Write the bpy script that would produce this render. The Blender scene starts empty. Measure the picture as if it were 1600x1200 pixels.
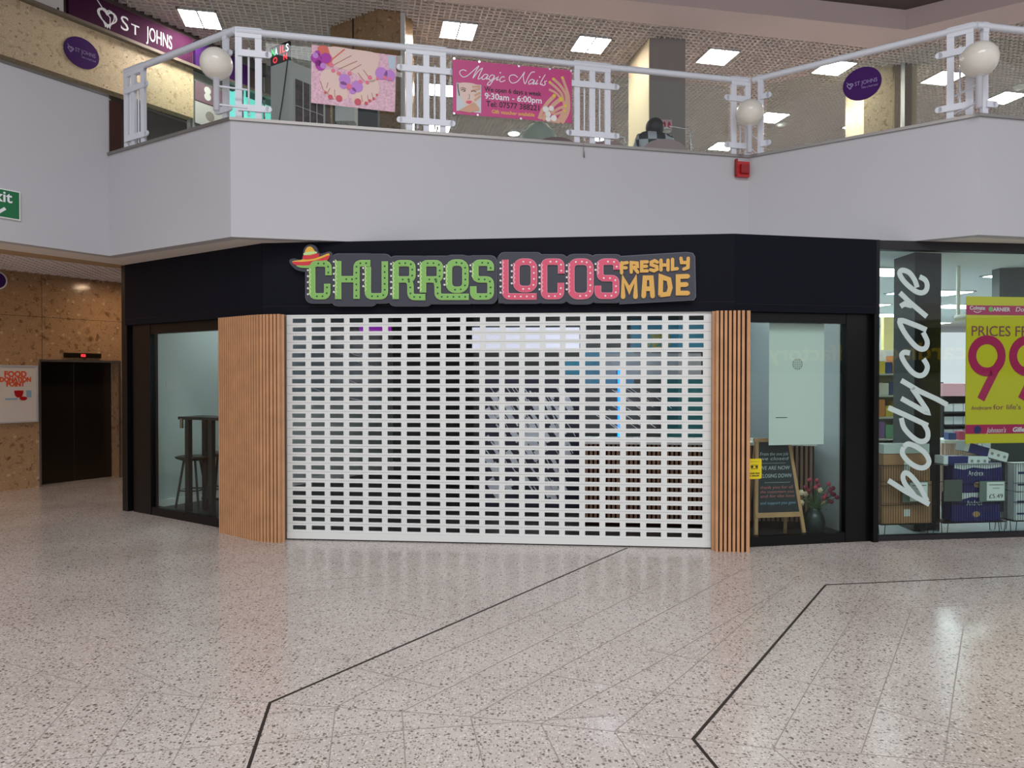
import bpy, bmesh, math, random
from mathutils import Matrix, Vector
R = random.Random(7)
SC = bpy.context.scene
COL = SC.collection
PI = math.pi

# ------------------------------------------------------------------ camera, world, exposure
H = 1.70                    # eye height
F = 1110.0                  # focal length in pixels of the 1600 x 1200 frame
HOR = 588.0                 # row of the horizon
pitch = math.atan((600 - HOR) / F)
cam_d = bpy.data.cameras.new('camera')
cam = bpy.data.objects.new('camera', cam_d); COL.objects.link(cam)
cam_d.sensor_width = 36; cam_d.lens = 36 * F / 1600
cam_d.clip_start = 0.05; cam_d.clip_end = 200
cam.location = (0, 0, H)
cam.rotation_euler = (PI / 2 - pitch, 0, 0)
SC.camera = cam
SC.view_settings.view_transform = 'Standard'
SC.view_settings.look = 'None'
SC.view_settings.exposure = -0.14
SC.view_settings.gamma = 1
SC.view_settings.use_curve_mapping = False
W = bpy.data.worlds.new('world'); SC.world = W; W.use_nodes = True
W.node_tree.nodes['Background'].inputs[0].default_value = (0.93, 0.93, 1.0, 1)
W.node_tree.nodes['Background'].inputs[1].default_value = 1.0
def area(name, loc, rot, sx, sy, power, colour=(1, 1, 1)):
    l = bpy.data.lights.new(name, 'AREA'); l.shape = 'RECTANGLE'; l.size = sx; l.size_y = sy
    l.energy = power; l.color = colour
    o = bpy.data.objects.new(name, l); COL.objects.link(o)
    o.location = loc; o.rotation_euler = rot
    return o
area('atrium_fill_light', (0.5, -2.5, 11.5), (0.25, 0, 0), 9, 7, 1500, (0.97, 0.98, 1.0))  # unseen overhead area light, added to brighten the floor and shop fronts

# ------------------------------------------------------------------ geometry helpers
RC = cam.rotation_euler.to_matrix()
def ray(px, py):
    return RC @ Vector(((px - 800) / F, (600 - py) / F, -1))
def atz(px, py, z):
    d = ray(px, py); t = (z - H) / d.z
    return Vector((d.x * t, d.y * t, z))
def atY(px, py, Y):
    d = ray(px, py); t = Y / d.y
    return Vector((d.x * t, Y, H + d.z * t))
class Frame:
    """a vertical face: x runs along it to the viewer's right, y up, z out towards the viewer"""
    def __init__(s, p0, p1, z0=0.0):
        s.o = Vector((p0[0], p0[1], z0))
        d = Vector((p1[0] - p0[0], p1[1] - p0[1], 0)); s.len = d.length
        s.u = d.normalized(); s.n = Vector((s.u.y, -s.u.x, 0))
        m = Matrix.Identity(4)
        for i in range(3):
            m[i][0] = s.u[i]; m[i][1] = (0, 0, 1)[i]; m[i][2] = s.n[i]; m[i][3] = s.o[i]
        s.m = m
    def hit(s, px, py, off=0.0):
        d = ray(px, py); o = s.o + s.n * off; c = Vector((0, 0, H))
        t = (o - c).dot(s.n) / d.dot(s.n)
        p = c + d * t
        return ((p - s.o).dot(s.u), p.z - s.o.z)
    def w(s, u, v=0, off=0.0):
        return s.o + s.u * u + Vector((0, 0, v)) + s.n * off
    def at(s, u, v=0, off=0.0):
        return Matrix.Translation(s.w(u, v, off) - s.o) @ s.m
class MB:
    def __init__(s): s.v = []; s.f = []; s.mi = []; s.sm = []
    def add(s, vs, fs, mi=0, smooth=False):
        b = len(s.v); s.v += [tuple(v) for v in vs]
        for f in fs: s.f.append([b + i for i in f]); s.mi.append(mi); s.sm.append(smooth)
        return s
    def box(s, a, b, mi=0, m=None):
        x0, y0, z0 = a; x1, y1, z1 = b
        vs = [Vector(p) for p in ((x0,y0,z0),(x1,y0,z0),(x1,y1,z0),(x0,y1,z0),(x0,y0,z1),(x1,y0,z1),(x1,y1,z1),(x0,y1,z1))]
        if m: vs = [m @ v for v in vs]
        return s.add(vs, [(0,3,2,1),(4,5,6,7),(0,1,5,4),(1,2,6,5),(2,3,7,6),(3,0,4,7)], mi)
    def cbox(s, c, d, mi=0, m=None):
        return s.box([c[i] - d[i] / 2 for i in range(3)], [c[i] + d[i] / 2 for i in range(3)], mi, m)
    def prism(s, pts, z0, z1, mi=0):
        n = len(pts)
        vs = [(p[0], p[1], z0) for p in pts] + [(p[0], p[1], z1) for p in pts]
        fs = [list(range(n))[::-1], list(range(n, 2 * n))] + [(i, (i + 1) % n, n + (i + 1) % n, n + i) for i in range(n)]
        return s.add(vs, fs, mi)
    def quad(s, a, b, c, d, mi=0): return s.add([a, b, c, d], [(0, 1, 2, 3)], mi)
    def bar(s, a, b, w, d=None, mi=0):
        a = Vector(a); b = Vector(b); d = d or w; ax = (b - a).normalized()
        up = Vector((0, 0, 1)) if abs(ax.z) < .9 else Vector((1, 0, 0))
        x = ax.cross(up).normalized() * w / 2; y = ax.cross(x.normalized()).normalized() * d / 2
        vs = [a - x - y, a + x - y, a + x + y, a - x + y, b - x - y, b + x - y, b + x + y, b - x + y]
        return s.add(vs, [(0,3,2,1),(4,5,6,7),(0,1,5,4),(1,2,6,5),(2,3,7,6),(3,0,4,7)], mi)
    def tube(s, pts, r, n=8, mi=0, r2=None):
        pts = [Vector(p) for p in pts]; m = len(pts); vs = []; fs = []
        prev = None
        for i, p in enumerate(pts):
            t = (pts[min(i + 1, m - 1)] - pts[max(i - 1, 0)]).normalized()
            if prev is None:
                a = t.cross(Vector((0, 0, 1)) if abs(t.z) < .9 else Vector((1, 0, 0))).normalized()
            else:
                a = (prev - t * prev.dot(t)).normalized()
            prev = a; b = t.cross(a)
            rr = r if r2 is None else r + (r2 - r) * i / (m - 1)
            for k in range(n):
                g = 2 * PI * k / n; vs.append(p + (a * math.cos(g) + b * math.sin(g)) * rr)
        for i in range(m - 1):
            for k in range(n):
                fs.append((i * n + k, i * n + (k + 1) % n, (i + 1) * n + (k + 1) % n, (i + 1) * n + k))
        s.add(vs, fs, mi, True)
        return s.add([vs[k] for k in range(n)], [list(range(n))[::-1]], mi).add([vs[-n + k] for k in range(n)], [list(range(n))], mi)
    def lathe(s, prof, n=24, mi=0, c=(0, 0, 0), smooth=True):
        vs = []; fs = []
        for (r, z) in prof:
            for k in range(n):
                g = 2 * PI * k / n; vs.append((c[0] + r * math.cos(g), c[1] + r * math.sin(g), c[2] + z))
        for i in range(len(prof) - 1):
            for k in range(n):
                fs.append((i * n + k, i * n + (k + 1) % n, (i + 1) * n + (k + 1) % n, (i + 1) * n + k))
        return s.add(vs, fs, mi, smooth)
    def ball(s, c, r, n=16, mi=0, sz=1.0):
        prof = [(max(1e-4, r * math.sin(PI * i / (n // 2))), -r * sz * math.cos(PI * i / (n // 2))) for i in range(n // 2 + 1)]
        return s.lathe(prof, n, mi, c)
    def disc(s, c, r, z0, z1, n=14, mi=0, ry=None):
        ry = ry or r
        return s.prism([(c[0] + r * math.cos(2 * PI * k / n), c[1] + ry * math.sin(2 * PI * k / n)) for k in range(n)], z0, z1, mi)
    def stroke(s, pts, w, z0, z1, mi=0, closed=False, cap=True):
        """a flat ribbon of width w along 2D points"""
        P = [Vector(p) for p in pts]
        if closed: P = P + [P[0], P[1]]
        L = []; Rr = []
        n = len(P)
        for i in range(n):
            a = P[i] - P[i - 1] if i > 0 else P[1] - P[0]
            b = P[i + 1] - P[i] if i < n - 1 else P[-1] - P[-2]
            if a.length < 1e-9: a = b
            if b.length < 1e-9: b = a
            a = a.normalized(); b = b.normalized(); t = (a + b)
            if t.length < 1e-6: t = a
            t = t.normalized(); nn = Vector((-t.y, t.x)); c = max(.5, nn.dot(Vector((-a.y, a.x))))
            L.append(P[i] + nn * w / 2 / c); Rr.append(P[i] - nn * w / 2 / c)
        if closed:
            L = L[1:]; Rr = Rr[1:]; L[-1] = L[0]; Rr[-1] = Rr[0]; n -= 1
        for i in range(n - 1):
            q = [L[i], Rr[i], Rr[i + 1], L[i + 1]]
            s._j = (getattr(s, '_j', 0) + 1) % 9; s.prism([(p.x, p.y) for p in q], z0, z1 + (z1 - z0) * .02 * s._j, mi)
        return s
    def build(s, name, mats, parent=None, m=None):
        me = bpy.data.meshes.new(name); me.from_pydata(s.v, [], s.f)
        if not isinstance(mats, (list, tuple)): mats = [mats]
        for x in mats: me.materials.append(x)
        for p, k, sm in zip(me.polygons, s.mi, s.sm): p.material_index = k; p.use_smooth = sm
        bm = bmesh.new(); bm.from_mesh(me); bmesh.ops.recalc_face_normals(bm, faces=bm.faces[:]); bm.to_mesh(me); bm.free()
        o = bpy.data.objects.new(name, me); COL.objects.link(o)
        if parent: o.parent = parent
        if m is not None: o.matrix_local = m
        return o
def tag(o, label, cat, group=None, kind=None):
    o['label'] = label; o['category'] = cat
    if group: o['group'] = group
    if kind: o['kind'] = kind
    return o
def thing(name, label, cat, m=None, group=None):
    o = bpy.data.objects.new(name, None); COL.objects.link(o); o.empty_display_size = .1
    if m is not None: o.matrix_local = m
    return tag(o, label, cat, group)
def struct(name, mb, mat, parent=None, m=None):
    o = mb.build(name, mat, parent, m)
    if parent is None: o['kind'] = 'structure'
    return o
def smooth_path(pts, k=4, closed=False):
    """Catmull-Rom through 2D/3D points"""
    P = [Vector(p) for p in pts]; n = len(P); out = []
    rng = range(n) if closed else range(n - 1)
    for i in rng:
        p1 = P[i]; p2 = P[(i + 1) % n]
        p0 = P[i - 1] if (i > 0 or closed) else p1
        p3 = P[(i + 2) % n] if (i + 2 < n or closed) else p2
        for j in range(k):
            t = j / k
            out.append(.5 * ((2 * p1) + (p2 - p0) * t + (2 * p0 - 5 * p1 + 4 * p2 - p3) * t * t + (3 * p1 - p0 - 3 * p2 + p3) * t ** 3))
    if not closed: out.append(P[-1])
    return out
def text(s, size, mat, parent, name='lettering', x=0, y=0, z=0, depth=.001, off=0.0, shear=0.0, align='LEFT', sx=1.0, rot=0.0, m=None, width=None):
    cu = bpy.data.curves.new(name, 'FONT'); cu.body = s; cu.size = size; cu.offset = off
    cu.shear = shear; cu.align_x = align; cu.extrude = depth; cu.resolution_u = 3
    t = bpy.data.objects.new(name, cu); COL.objects.link(t)
    dg = bpy.context.evaluated_depsgraph_get()
    me = bpy.data.meshes.new_from_object(t.evaluated_get(dg))
    bpy.data.objects.remove(t)
    if width:
        xs = [v.co.x for v in me.vertices]; sx = width / (max(xs) - min(xs))
    me.transform(Matrix.Translation((x, y, z)) @ Matrix.Rotation(rot, 4, 'Z') @ Matrix.Diagonal((sx, 1, 1, 1)))
    me.materials.clear(); me.materials.append(mat)
    o = bpy.data.objects.new(name, me); COL.objects.link(o)
    if parent: o.parent = parent
    if m is not None: o.matrix_local = m
    return o
def copy_tree(o, parent=None):
    c = o.copy(); COL.objects.link(c)
    if parent: c.parent = parent; c.matrix_parent_inverse = o.matrix_parent_inverse
    for ch in list(o.children): copy_tree(ch, c)
    return c

# ------------------------------------------------------------------ materials
def lin(c): return tuple(((x / 255) / 12.92 if x <= 10 else (((x / 255) + .055) / 1.055) ** 2.4) for x in c) + (1,)
def mat(name, c, rough=.5, metal=0.0, em=0.0, spec=.5, noise=0.0, ns=8.0, alpha=1.0, trans=0.0):
    m = bpy.data.materials.new(name); m.use_nodes = True; nt = m.node_tree; b = nt.nodes['Principled BSDF']
    b.inputs['Base Color'].default_value = lin(c); b.inputs['Roughness'].default_value = rough
    b.inputs['Metallic'].default_value = metal; b.inputs['Specular IOR Level'].default_value = spec
    if alpha < 1: b.inputs['Alpha'].default_value = alpha
    if em: b.inputs['Emission Color'].default_value = lin(c); b.inputs['Emission Strength'].default_value = em
    if noise:
        tc = nt.nodes.new('ShaderNodeTexCoord'); n = nt.nodes.new('ShaderNodeTexNoise'); n.inputs['Scale'].default_value = ns
        n.inputs['Detail'].default_value = 4
        r = nt.nodes.new('ShaderNodeValToRGB'); a = lin(c)
        r.color_ramp.elements[0].position = .3; r.color_ramp.elements[1].position = .7
        r.color_ramp.elements[0].color = tuple(x * (1 - noise) for x in a[:3]) + (1,)
        r.color_ramp.elements[1].color = tuple(min(1, x * (1 + noise)) for x in a[:3]) + (1,)
        nt.links.new(tc.outputs['Object'], n.inputs['Vector']); nt.links.new(n.outputs['Fac'], r.inputs[0])
        nt.links.new(r.outputs[0], b.inputs['Base Color'])
    return m
def glass_mat(name, tint=(240, 250, 248), gloss=1.0, ior=1.5, rough=0.0):
    m = bpy.data.materials.new(name); m.use_nodes = True; nt = m.node_tree; nt.nodes.clear()
    o = nt.nodes.new('ShaderNodeOutputMaterial'); mx = nt.nodes.new('ShaderNodeMixShader')
    t = nt.nodes.new('ShaderNodeBsdfTransparent'); g = nt.nodes.new('ShaderNodeBsdfGlossy'); f = nt.nodes.new('ShaderNodeFresnel')
    t.inputs[0].default_value = lin(tint); g.inputs['Roughness'].default_value = rough; f.inputs[0].default_value = ior
    ge = nt.nodes.new('ShaderNodeNewGeometry'); iv = nt.nodes.new('ShaderNodeMath'); iv.operation = 'SUBTRACT'; iv.inputs[0].default_value = 1
    mu = nt.nodes.new('ShaderNodeMath'); mu.operation = 'MULTIPLY'; nt.links.new(ge.outputs['Backfacing'], iv.inputs[1])
    nt.links.new(f.outputs[0], mu.inputs[0]); nt.links.new(iv.outputs[0], mu.inputs[1])
    nt.links.new(mu.outputs[0], mx.inputs[0]); nt.links.new(t.outputs[0], mx.inputs[1]); nt.links.new(g.outputs[0], mx.inputs[2])
    nt.links.new(mx.outputs[0], o.inputs[0])
    return m
def N(nt, t, **kw):
    n = nt.nodes.new(t)
    for k, v in kw.items():
        if k.startswith('_'): setattr(n, k[1:], v)
        else: n.inputs[k.replace('_', ' ')].default_value = v
    return n
def ramp(nt, stops, interp='LINEAR'):
    r = nt.nodes.new('ShaderNodeValToRGB'); r.color_ramp.interpolation = interp
    e = r.color_ramp.elements
    while len(e) < len(stops): e.new(.5)
    for i, (p, c) in enumerate(stops): e[i].position = p; e[i].color = c
    return r
def mixc(nt, fac, a, b, mode='MIX'):
    m = nt.nodes.new('ShaderNodeMix'); m.data_type = 'RGBA'; m.blend_type = mode
    for sock, v in ((0, fac), (6, a), (7, b)):
        if isinstance(v, (int, float)): m.inputs[sock].default_value = v
        elif isinstance(v, tuple): m.inputs[sock].default_value = v
        else: nt.links.new(v, m.inputs[sock])
    return m.outputs[2]
def terrazzo():
    m = bpy.data.materials.new('terrazzo'); m.use_nodes = True; nt = m.node_tree; b = nt.nodes['Principled BSDF']
    tc = nt.nodes.new('ShaderNodeTexCoord'); P = tc.outputs['Object']
    nz = N(nt, 'ShaderNodeTexNoise', Scale=40.0, Detail=2.0); nt.links.new(P, nz.inputs['Vector'])
    add = nt.nodes.new('ShaderNodeVectorMath'); add.operation = 'MULTIPLY_ADD'
    nt.links.new(nz.outputs['Color'], add.inputs[0]); add.inputs[1].default_value = (.014, .014, .0); nt.links.new(P, add.inputs[2])
    V = add.outputs[0]
    n2 = N(nt, 'ShaderNodeTexNoise', Scale=1.1, Detail=3.0); nt.links.new(P, n2.inputs['Vector'])
    r0 = ramp(nt, [(.3, lin((184, 173, 166))), (.7, lin((198, 188, 181)))]); nt.links.new(n2.outputs['Fac'], r0.inputs[0])
    n3 = N(nt, 'ShaderNodeTexNoise', Scale=160.0, Detail=2.0); nt.links.new(P, n3.inputs['Vector'])
    r3 = ramp(nt, [(.35, (.80, .79, .78, 1)), (.65, (1.08, 1.08, 1.08, 1))]); nt.links.new(n3.outputs['Fac'], r3.inputs[0])
    col = mixc(nt, 1.0, r0.outputs[0], r3.outputs[0], 'MULTIPLY')
    for sc, rad, thr, c in ((52, .30, .80, (122, 109, 101)), (80, .33, .74, (138, 125, 116)), (34, .27, .88, (104, 93, 87)), (60, .36, .82, (208, 200, 193))):
        v = N(nt, 'ShaderNodeTexVoronoi', Scale=float(sc)); v.voronoi_dimensions = '2D'; nt.links.new(V, v.inputs['Vector'])
        sep = nt.nodes.new('ShaderNodeSeparateColor'); nt.links.new(v.outputs['Color'], sep.inputs[0])
        a = N(nt, 'ShaderNodeMath', _operation='LESS_THAN'); nt.links.new(v.outputs['Distance'], a.inputs[0]); a.inputs[1].default_value = rad
        g = N(nt, 'ShaderNodeMath', _operation='GREATER_THAN'); nt.links.new(sep.outputs[0], g.inputs[0]); g.inputs[1].default_value = thr
        mu = N(nt, 'ShaderNodeMath', _operation='MULTIPLY'); nt.links.new(a.outputs[0], mu.inputs[0]); nt.links.new(g.outputs[0], mu.inputs[1])
        col = mixc(nt, mu.outputs[0], col, lin(c))
    nt.links.new(col, b.inputs['Base Color'])
    rr = ramp(nt, [(.3, (.16, .16, .16, 1)), (.75, (.27, .27, .27, 1))]); nt.links.new(n2.outputs['Fac'], rr.inputs[0])
    nt.links.new(rr.outputs[0], b.inputs['Roughness'])
    b.inputs['Specular IOR Level'].default_value = .62
    return m
def granite(name, base=(182, 146, 110), dark=(118, 86, 60), light=(206, 178, 146), rough=.16):
    m = bpy.data.materials.new(name); m.use_nodes = True; nt = m.node_tree; b = nt.nodes['Principled BSDF']
    tc = nt.nodes.new('ShaderNodeTexCoord'); P = tc.outputs['Object']
    n1 = N(nt, 'ShaderNodeTexNoise', Scale=9.0, Detail=6.0, Roughness=.65, Distortion=.6); nt.links.new(P, n1.inputs['Vector'])
    r1 = ramp(nt, [(.3, lin(dark)), (.46, lin(base)), (.62, lin(base)), (.75, lin(light))]); nt.links.new(n1.outputs['Fac'], r1.inputs[0])
    n2 = N(nt, 'ShaderNodeTexNoise', Scale=60.0, Detail=3.0); nt.links.new(P, n2.inputs['Vector'])
    r2 = ramp(nt, [(.3, (.75, .74, .72, 1)), (.7, (1.1, 1.1, 1.1, 1))]); nt.links.new(n2.outputs['Fac'], r2.inputs[0])
    col = mixc(nt, 1.0, r1.outputs[0], r2.outputs[0], 'MULTIPLY')
    nz = N(nt, 'ShaderNodeTexNoise', Scale=14.0, Detail=2.0); nt.links.new(P, nz.inputs['Vector'])
    add = nt.nodes.new('ShaderNodeVectorMath'); add.operation = 'MULTIPLY_ADD'
    nt.links.new(nz.outputs['Color'], add.inputs[0]); add.inputs[1].default_value = (.06, .06, .06); nt.links.new(P, add.inputs[2])
    for sc, rad, thr, c in ((9, .26, .84, dark), (13, .3, .82, light), (18, .22, .85, (92, 66, 44))):
        v = N(nt, 'ShaderNodeTexVoronoi', Scale=float(sc)); nt.links.new(add.outputs[0], v.inputs['Vector'])
        sep = nt.nodes.new('ShaderNodeSeparateColor'); nt.links.new(v.outputs['Color'], sep.inputs[0])
        a = N(nt, 'ShaderNodeMath', _operation='LESS_THAN'); nt.links.new(v.outputs['Distance'], a.inputs[0]); a.inputs[1].default_value = rad
        g = N(nt, 'ShaderNodeMath', _operation='GREATER_THAN'); nt.links.new(sep.outputs[0], g.inputs[0]); g.inputs[1].default_value = thr
        mu = N(nt, 'ShaderNodeMath', _operation='MULTIPLY'); nt.links.new(a.outputs[0], mu.inputs[0]); nt.links.new(g.outputs[0], mu.inputs[1])
        h = N(nt, 'ShaderNodeMath', _operation='MULTIPLY'); nt.links.new(mu.outputs[0], h.inputs[0]); h.inputs[1].default_value = .7
        col = mixc(nt, h.outputs[0], col, lin(c))
    nt.links.new(col, b.inputs['Base Color']); b.inputs['Roughness'].default_value = rough; b.inputs['Specular IOR Level'].default_value = .5
    return m
M = dict(
    terrazzo=terrazzo(), granite=granite('polished_granite'), granite_up=granite('pale_granite', (228, 208, 172), (180, 150, 112), (238, 222, 194), .4),
    white=mat('white_paint', (188, 188, 191), .55, noise=.015, ns=1.2), soffit=mat('soffit_paint', (232, 224, 214), .7),
    tan=mat('tan_soffit', (178, 148, 112), .6), joint=mat('stone_joint', (70, 52, 38), .8), fjoint=mat('floor_joint', (146, 136, 128), .6),
    fdark=mat('dark_divider', (40, 32, 28), .5), steel=mat('brushed_steel', (150, 146, 142), .35, .8), lift=mat('lift_bronze', (66, 56, 46), .28, .75),
    black=mat('black_cladding', (13, 15, 25), .6, spec=.12, noise=.05, ns=3), blackg=mat('black_gloss', (9, 9, 11), .3, spec=.3), wood=mat('oak_slat', (196, 146, 104), .5, noise=.1, ns=6),
    woodback=mat('slat_backing', (34, 16, 9), .9, spec=.1), shutter=mat('shutter_white', (226, 228, 224), .38), seam=mat('lath_seam', (150, 152, 152), .5),
    glass=glass_mat('shop_glass', (238, 247, 244)), clear=glass_mat('clear_glass', (244, 250, 248), ior=1.45),
    rail=mat('rail_white', (226, 230, 238), .3), blade=mat('ceiling_blade', (240, 228, 222), .5), plenum=mat('plenum_dark', (92, 80, 78), .9),
    panel=mat('light_panel', (255, 246, 236), .5, em=60), lamp=mat('opal_globe', (232, 228, 216), .12), cream=mat('cream_paint', (222, 206, 176), .6),
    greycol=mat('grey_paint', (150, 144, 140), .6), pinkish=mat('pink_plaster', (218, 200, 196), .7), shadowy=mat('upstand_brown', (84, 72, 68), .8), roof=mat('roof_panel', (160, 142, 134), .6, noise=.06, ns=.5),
    purple=mat('purple_sign', (60, 14, 50), .75, spec=.2), dpurple=mat('deep_purple', (66, 28, 96), .7, spec=.2), wtext=mat('white_lettering', (236, 236, 240), .8, spec=.2),
    dimtext=mat('lilac_lettering', (150, 134, 176), .4), green=mat('exit_green', (16, 108, 62), .35), paper=mat('paper_white', (232, 232, 228), .6),
    cgreen=mat('cactus_green', (134, 190, 96), .4), cgreen2=mat('pale_green', (196, 226, 150), .4), dgreen=mat('dark_green', (20, 70, 36), .5),
    cpink=mat('coral_pink', (222, 88, 116), .4), cpink2=mat('pale_pink', (246, 176, 190), .4), mustard=mat('mustard', (222, 172, 84), .45),
    backing=mat('sign_backing', (58, 59, 70), .4), backedge=mat('sign_edge', (100, 102, 112), .4), red=mat('signal_red', (190, 26, 30), .35),
    hatyellow=mat('hat_yellow', (232, 182, 62), .4), hatred=mat('hat_red', (214, 50, 62), .4), magenta=mat('magenta_banner', (196, 60, 128), .4),
    yellow=mat('poster_yellow', (226, 204, 44), .6, spec=.2), raspberry=mat('raspberry', (196, 22, 90), .4), mauve=mat('mauve_text', (150, 70, 90), .5),
    navy=mat('navy', (44, 42, 110), .35), kraft=mat('kraft_card', (176, 128, 92), .7, noise=.05, ns=5), wire=mat('black_wire', (18, 18, 20), .4, .3),
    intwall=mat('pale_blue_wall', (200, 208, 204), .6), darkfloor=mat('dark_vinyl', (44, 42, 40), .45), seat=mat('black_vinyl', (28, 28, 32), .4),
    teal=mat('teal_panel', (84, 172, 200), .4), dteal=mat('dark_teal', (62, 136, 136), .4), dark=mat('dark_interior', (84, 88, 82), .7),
    chalk=mat('chalkboard', (34, 40, 44), .5), chalkw=mat('chalk_white', (190, 196, 200), .9), chalkp=mat('chalk_pink', (190, 110, 110), .9),
    chalkb=mat('chalk_blue', (130, 160, 190), .9), stickery=mat('sticker_yellow', (232, 208, 20), .4), ink=mat('ink_black', (24, 22, 26), .5),
    pot=mat('dark_pot', (26, 40, 36), .3), leaf=mat('leaf_green', (52, 84, 44), .6), petalr=mat('petal_red', (170, 60, 80), .6), petalc=mat('petal_cream', (238, 208, 176), .6),
    petald=mat('petal_dark', (130, 30, 60), .6), skin=mat('skin', (214, 168, 142), .55), skind=mat('skin_fold', (176, 112, 96), .6), skinl=mat('skin_pale', (232, 206, 194), .6),
    orange=mat('orange_print', (226, 88, 44), .5), hair=mat('black_hair', (20, 18, 20), .5), chair_pink=mat('dusty_pink', (176, 146, 150), .7),
    chrome=mat('chrome', (210, 212, 216), .15, 1.0), cabinet=mat('cabinet_white', (206, 208, 206), .5), tealglow=mat('teal_light', (120, 226, 214), .5, em=.9),
    whiteglow=mat('tube_light', (236, 250, 255), .5, em=6), neonblue=mat('neon_blue', (20, 120, 255), .5, em=4), violet=mat('violet_light', (150, 30, 170), .5, em=.7),
    menu=mat('menu_light', (222, 226, 244), .5, em=.75), neong=mat('neon_green', (40, 220, 120), .5, em=1.4), neonr=mat('neon_red', (255, 50, 60), .5, em=1.6),
    neonw=mat('neon_white', (230, 240, 255), .5, em=1.5), bodytext=mat('frosted_letter', (196, 212, 208), .5), bodywall=mat('store_white', (214, 222, 226), .6),
    bodyceil=mat('store_ceiling', (206, 212, 212), .8), bodyfloor=mat('store_floor', (214, 222, 226), .25), tissue=mat('tissue_white', (228, 230, 234), .6),
    fur=mat('golden_tan', (200, 160, 110), .7), lilac=mat('orchid_lilac', (196, 136, 216), .6), orchid=mat('orchid_magenta', (176, 60, 170), .6),
    blush=mat('blush_print', (226, 184, 200), .6, noise=.22, ns=40), coral=mat('coral_print', (222, 112, 96), .6), nail=mat('nail_crimson', (196, 36, 70), .3),
    nailpink=mat('nail_pink', (220, 80, 120), .3), nailyellow=mat('nail_yellow', (226, 200, 40), .3), film=glass_mat('reflection_sheet', (235, 240, 245), ior=1.9, rough=.12),
    reflw=mat('reflection_streak', (236, 240, 248), .3), plaster=mat('rear_plaster', (200, 198, 196), .7), factory=mat('store_sign_navy', (34, 40, 84), .5),
    fyellow=mat('store_sign_yellow', (250, 205, 30), .5, em=.8), mask=mat('mask_grey', (60, 60, 60), .5), check1=mat('shirt_black', (34, 36, 44), .8), check2=mat('shirt_white', (214, 216, 226), .8),
)

# ------------------------------------------------------------------ plan: corner points of the place
ZS = 1.819 * H              # soffit height
ZC = 2.50 * H               # coping height of the balcony
ZU = 2.11 * H               # upper floor
ZT = 4.69 * H               # upper ceiling
ZF = 1.375 * H              # underside of the shop fascia
def xy(v): return Vector((v[0], v[1]))
L0 = xy(atz(170, 243, ZC)); L1 = xy(atz(360, 188, ZC)); R1 = xy(atz(1170, 247, ZC)); R2 = xy(atz(1530, 182, ZC)); R3 = xy(atz(1600, 188, ZC))
R4 = R2 + (R3 - R2).normalized() * 9
PL = L0.copy()
pa = xy(atz(0, 376, ZS)); dl = (pa - PL).normalized(); PLL = PL + dl * 9
A0 = xy(atz(195, 414, ZS)); A1 = xy(atz(410, 380, ZS)); B0 = xy(atz(1148, 365, ZS)); B1 = xy(atz(1370, 374.5, ZS))
SL = xy(atz(447, 843.5, 0)); SR = xy(atz(1112, 858, 0))
C1 = xy(atz(1600, 840.5, 0)); C0 = B1.copy()
C2 = C0 + (C1 - C0).normalized() * 9
hB = math.radians(32.8); uB = Vector((math.sin(hB), math.cos(hB)))
hA = math.radians(77.8); uA = Vector((math.sin(hA), math.cos(hA))); nA = Vector((-uA.y, uA.x))   # nA points back into the building
WL = xy(atz(0, 768.5, 0)) - uB * 5
LIFT = Frame(WL, WL + uB * 24)              # the long granite wall with the lift
FA = Frame(A0, A1); FB = Frame(A1, B0); FC = Frame(B0, B1); BC = Frame(C0, C2)
SH = Frame(SL, SR)
SEG1 = Frame(L0, L1); SEG2 = Frame(L1, R1); SEG3 = Frame(R1, R2); SEG4 = Frame(R2, R4)

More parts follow.
